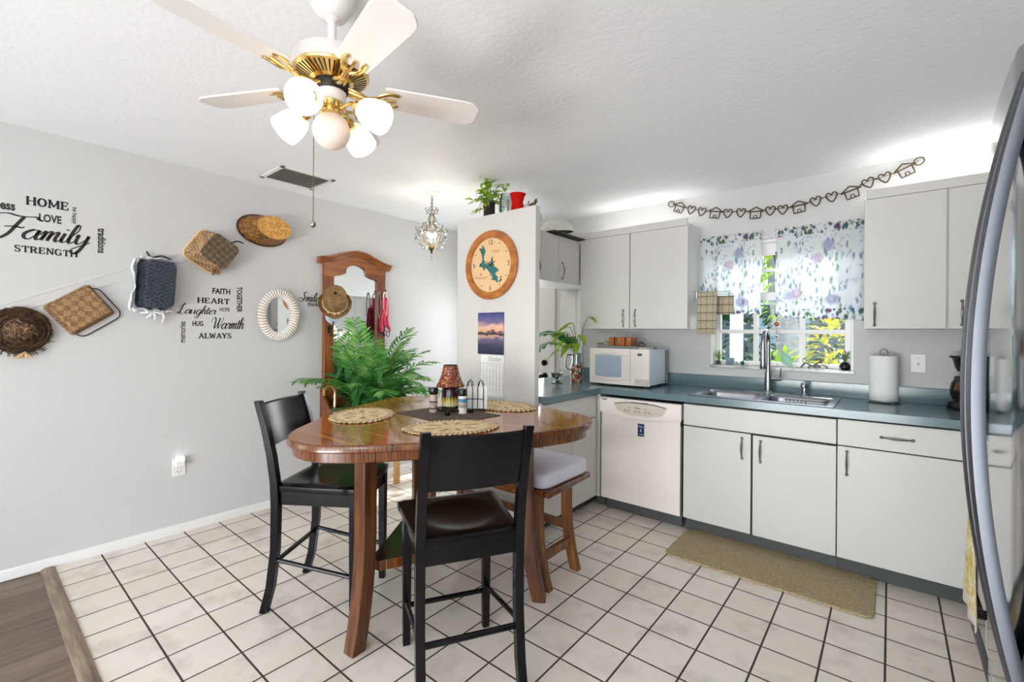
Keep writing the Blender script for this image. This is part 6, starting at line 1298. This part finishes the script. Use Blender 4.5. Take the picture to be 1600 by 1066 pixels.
mb=MB(L); mb.sphere((cx,cy,1.690),.009,12,8,(1,1,1.3)); obj('chain_bob',mb,'pewter',t)
# ------------------------------------------------------------------ chandelier
t=thing('mini_chandelier','small lit crystal chandelier hanging from the ceiling near the entry','chandelier',(-2.787,2.375,CZ)); L=t.location; c=Vector((L.x,L.y,0)); rnd=random.Random(23)
mb=MB(L); mb.lathe([(0,CZ),(.062,CZ),(.062,CZ-.008),(.045,CZ-.02),(.02,CZ-.028),(0,CZ-.028)],32,c); obj('canopy',mb,'fan_white',t)
mb=MB(L)
for i in range(5):
    z=CZ-.045-.026*i; u=Vector((1,0,0)) if i%2 else Vector((0,1,0)); mb.tube([c+Vector((0,0,z))+u*.008*math.cos(a*PI/5)+Vector((0,0,.016*math.sin(a*PI/5))) for a in range(10)],.0026,6,closed=True)
obj('chain',mb,'dark_iron',t)
mb=MB(L)
for i in range(6):
    a=i*PI/3; d=Vector((math.cos(a),math.sin(a),0))
    mb.tube(catmull([c+d*.008+Vector((0,0,2.27)),c+d*.03+Vector((0,0,2.235)),c+d*.022+Vector((0,0,2.19)),c+d*.07+Vector((0,0,2.15)),c+d*.115+Vector((0,0,2.135)),c+d*.125+Vector((0,0,2.165))],5),.003,6)
    mb.tube(catmull([c+d*.115+Vector((0,0,2.135)),c+d*.08+Vector((0,0,2.06)),c+d*.02+Vector((0,0,2.005))],5),.0028,6)
    mb.tube(catmull([c+d*.008+Vector((0,0,2.27)),c+d*.04+Vector((0,0,2.285)),c+d*.05+Vector((0,0,2.31)),c+d*.035+Vector((0,0,2.32))],4),.0024,6)
mb.lathe([(0,2.02),(.020,2.015),(.026,2.0),(.012,1.985),(.006,1.965),(0,1.955)],16,c); obj('frame',mb,'gold_wire',t)
mb=MB(); mb.sphere((0,0,0),1,6,4,(1,1,1.5)); cr0=None
CR=[]
for i in range(74):
    a=rnd.uniform(0,2*PI); z=rnd.uniform(1.99,2.20); q=(z-1.99)/.21; r=(.03+.105*math.sin(PI*min(1,q*.75+.1)))*rnd.uniform(.75,1.08); CR.append((r*math.cos(a),r*math.sin(a),z,rnd.uniform(.006,.010)))
for i in range(16):
    a=rnd.uniform(0,2*PI); r=rnd.uniform(.02,.05); CR.append((r*math.cos(a),r*math.sin(a),rnd.uniform(2.20,2.31),.006))
CR+=[(0,0,1.935,.008),(0,0,1.91,.007)]
for x,y,z,s_ in CR:
    if cr0 is None: cr0=obj('crystal',mb,'clear_glass',t,ang=5); o=cr0
    else: o=cr0.copy(); COL.objects.link(o)
    o.location=(x,y,z-CZ); o.scale=(s_,s_,s_)
mb=MB(L)
for i in range(3):
    a=i*2.1+.4; p=c+Vector((.03*math.cos(a),.03*math.sin(a),2.085)); mb.cyl(p-Vector((0,0,.035)),p,.006,n=8)
obj('candle_sleeve',mb,'fan_white',t)
for i in range(3):
    a=i*2.1+.4; p=c+Vector((.03*math.cos(a),.03*math.sin(a),2.105)); mb=MB(L); mb.sphere(p,.014,10,8,(1,1,1.7)); obj('bulb',mb,'chandelier_glow',t)
lamp('chandelier_light',(0,0,2.09-CZ),4.0,(1,.90,.74),.04,t)
# ------------------------------------------------------------------ air vent
t=thing('air_vent','rectangular grey louvred air vent in the ceiling near the left wall','air vent',(-3.285,1.55,CZ)); L=t.location
x0,x1,y0,y1=-3.46,-3.11,1.36,1.745
mb=MB(L)
for a in ((x0,x0+.03,y0,y1),(x1-.03,x1,y0,y1),(x0,x1,y0,y0+.03),(x0,x1,y1-.03,y1)): mb.box(*a,CZ-.008,CZ-.0005)
obj('frame',mb,'fan_white',t,bevel=.002)
plain('vent_dark','4A4845',.7); obj('backing',MB(L).box(x0+.02,x1-.02,y0+.02,y1-.02,CZ-.0025,CZ-.001),'vent_dark',t)
plain('vent_grey','A8A6A2',.5)
for i in range(11):
    x=x0+.042+i*.0266; mb=MB(L); mb.loft([[(x-.006,y,CZ-.004),(x+.010,y,CZ-.013),(x+.012,y,CZ-.0115),(x-.004,y,CZ-.002)] for y in (y0+.028,y1-.028)]); obj('louver',mb,'vent_grey',t)
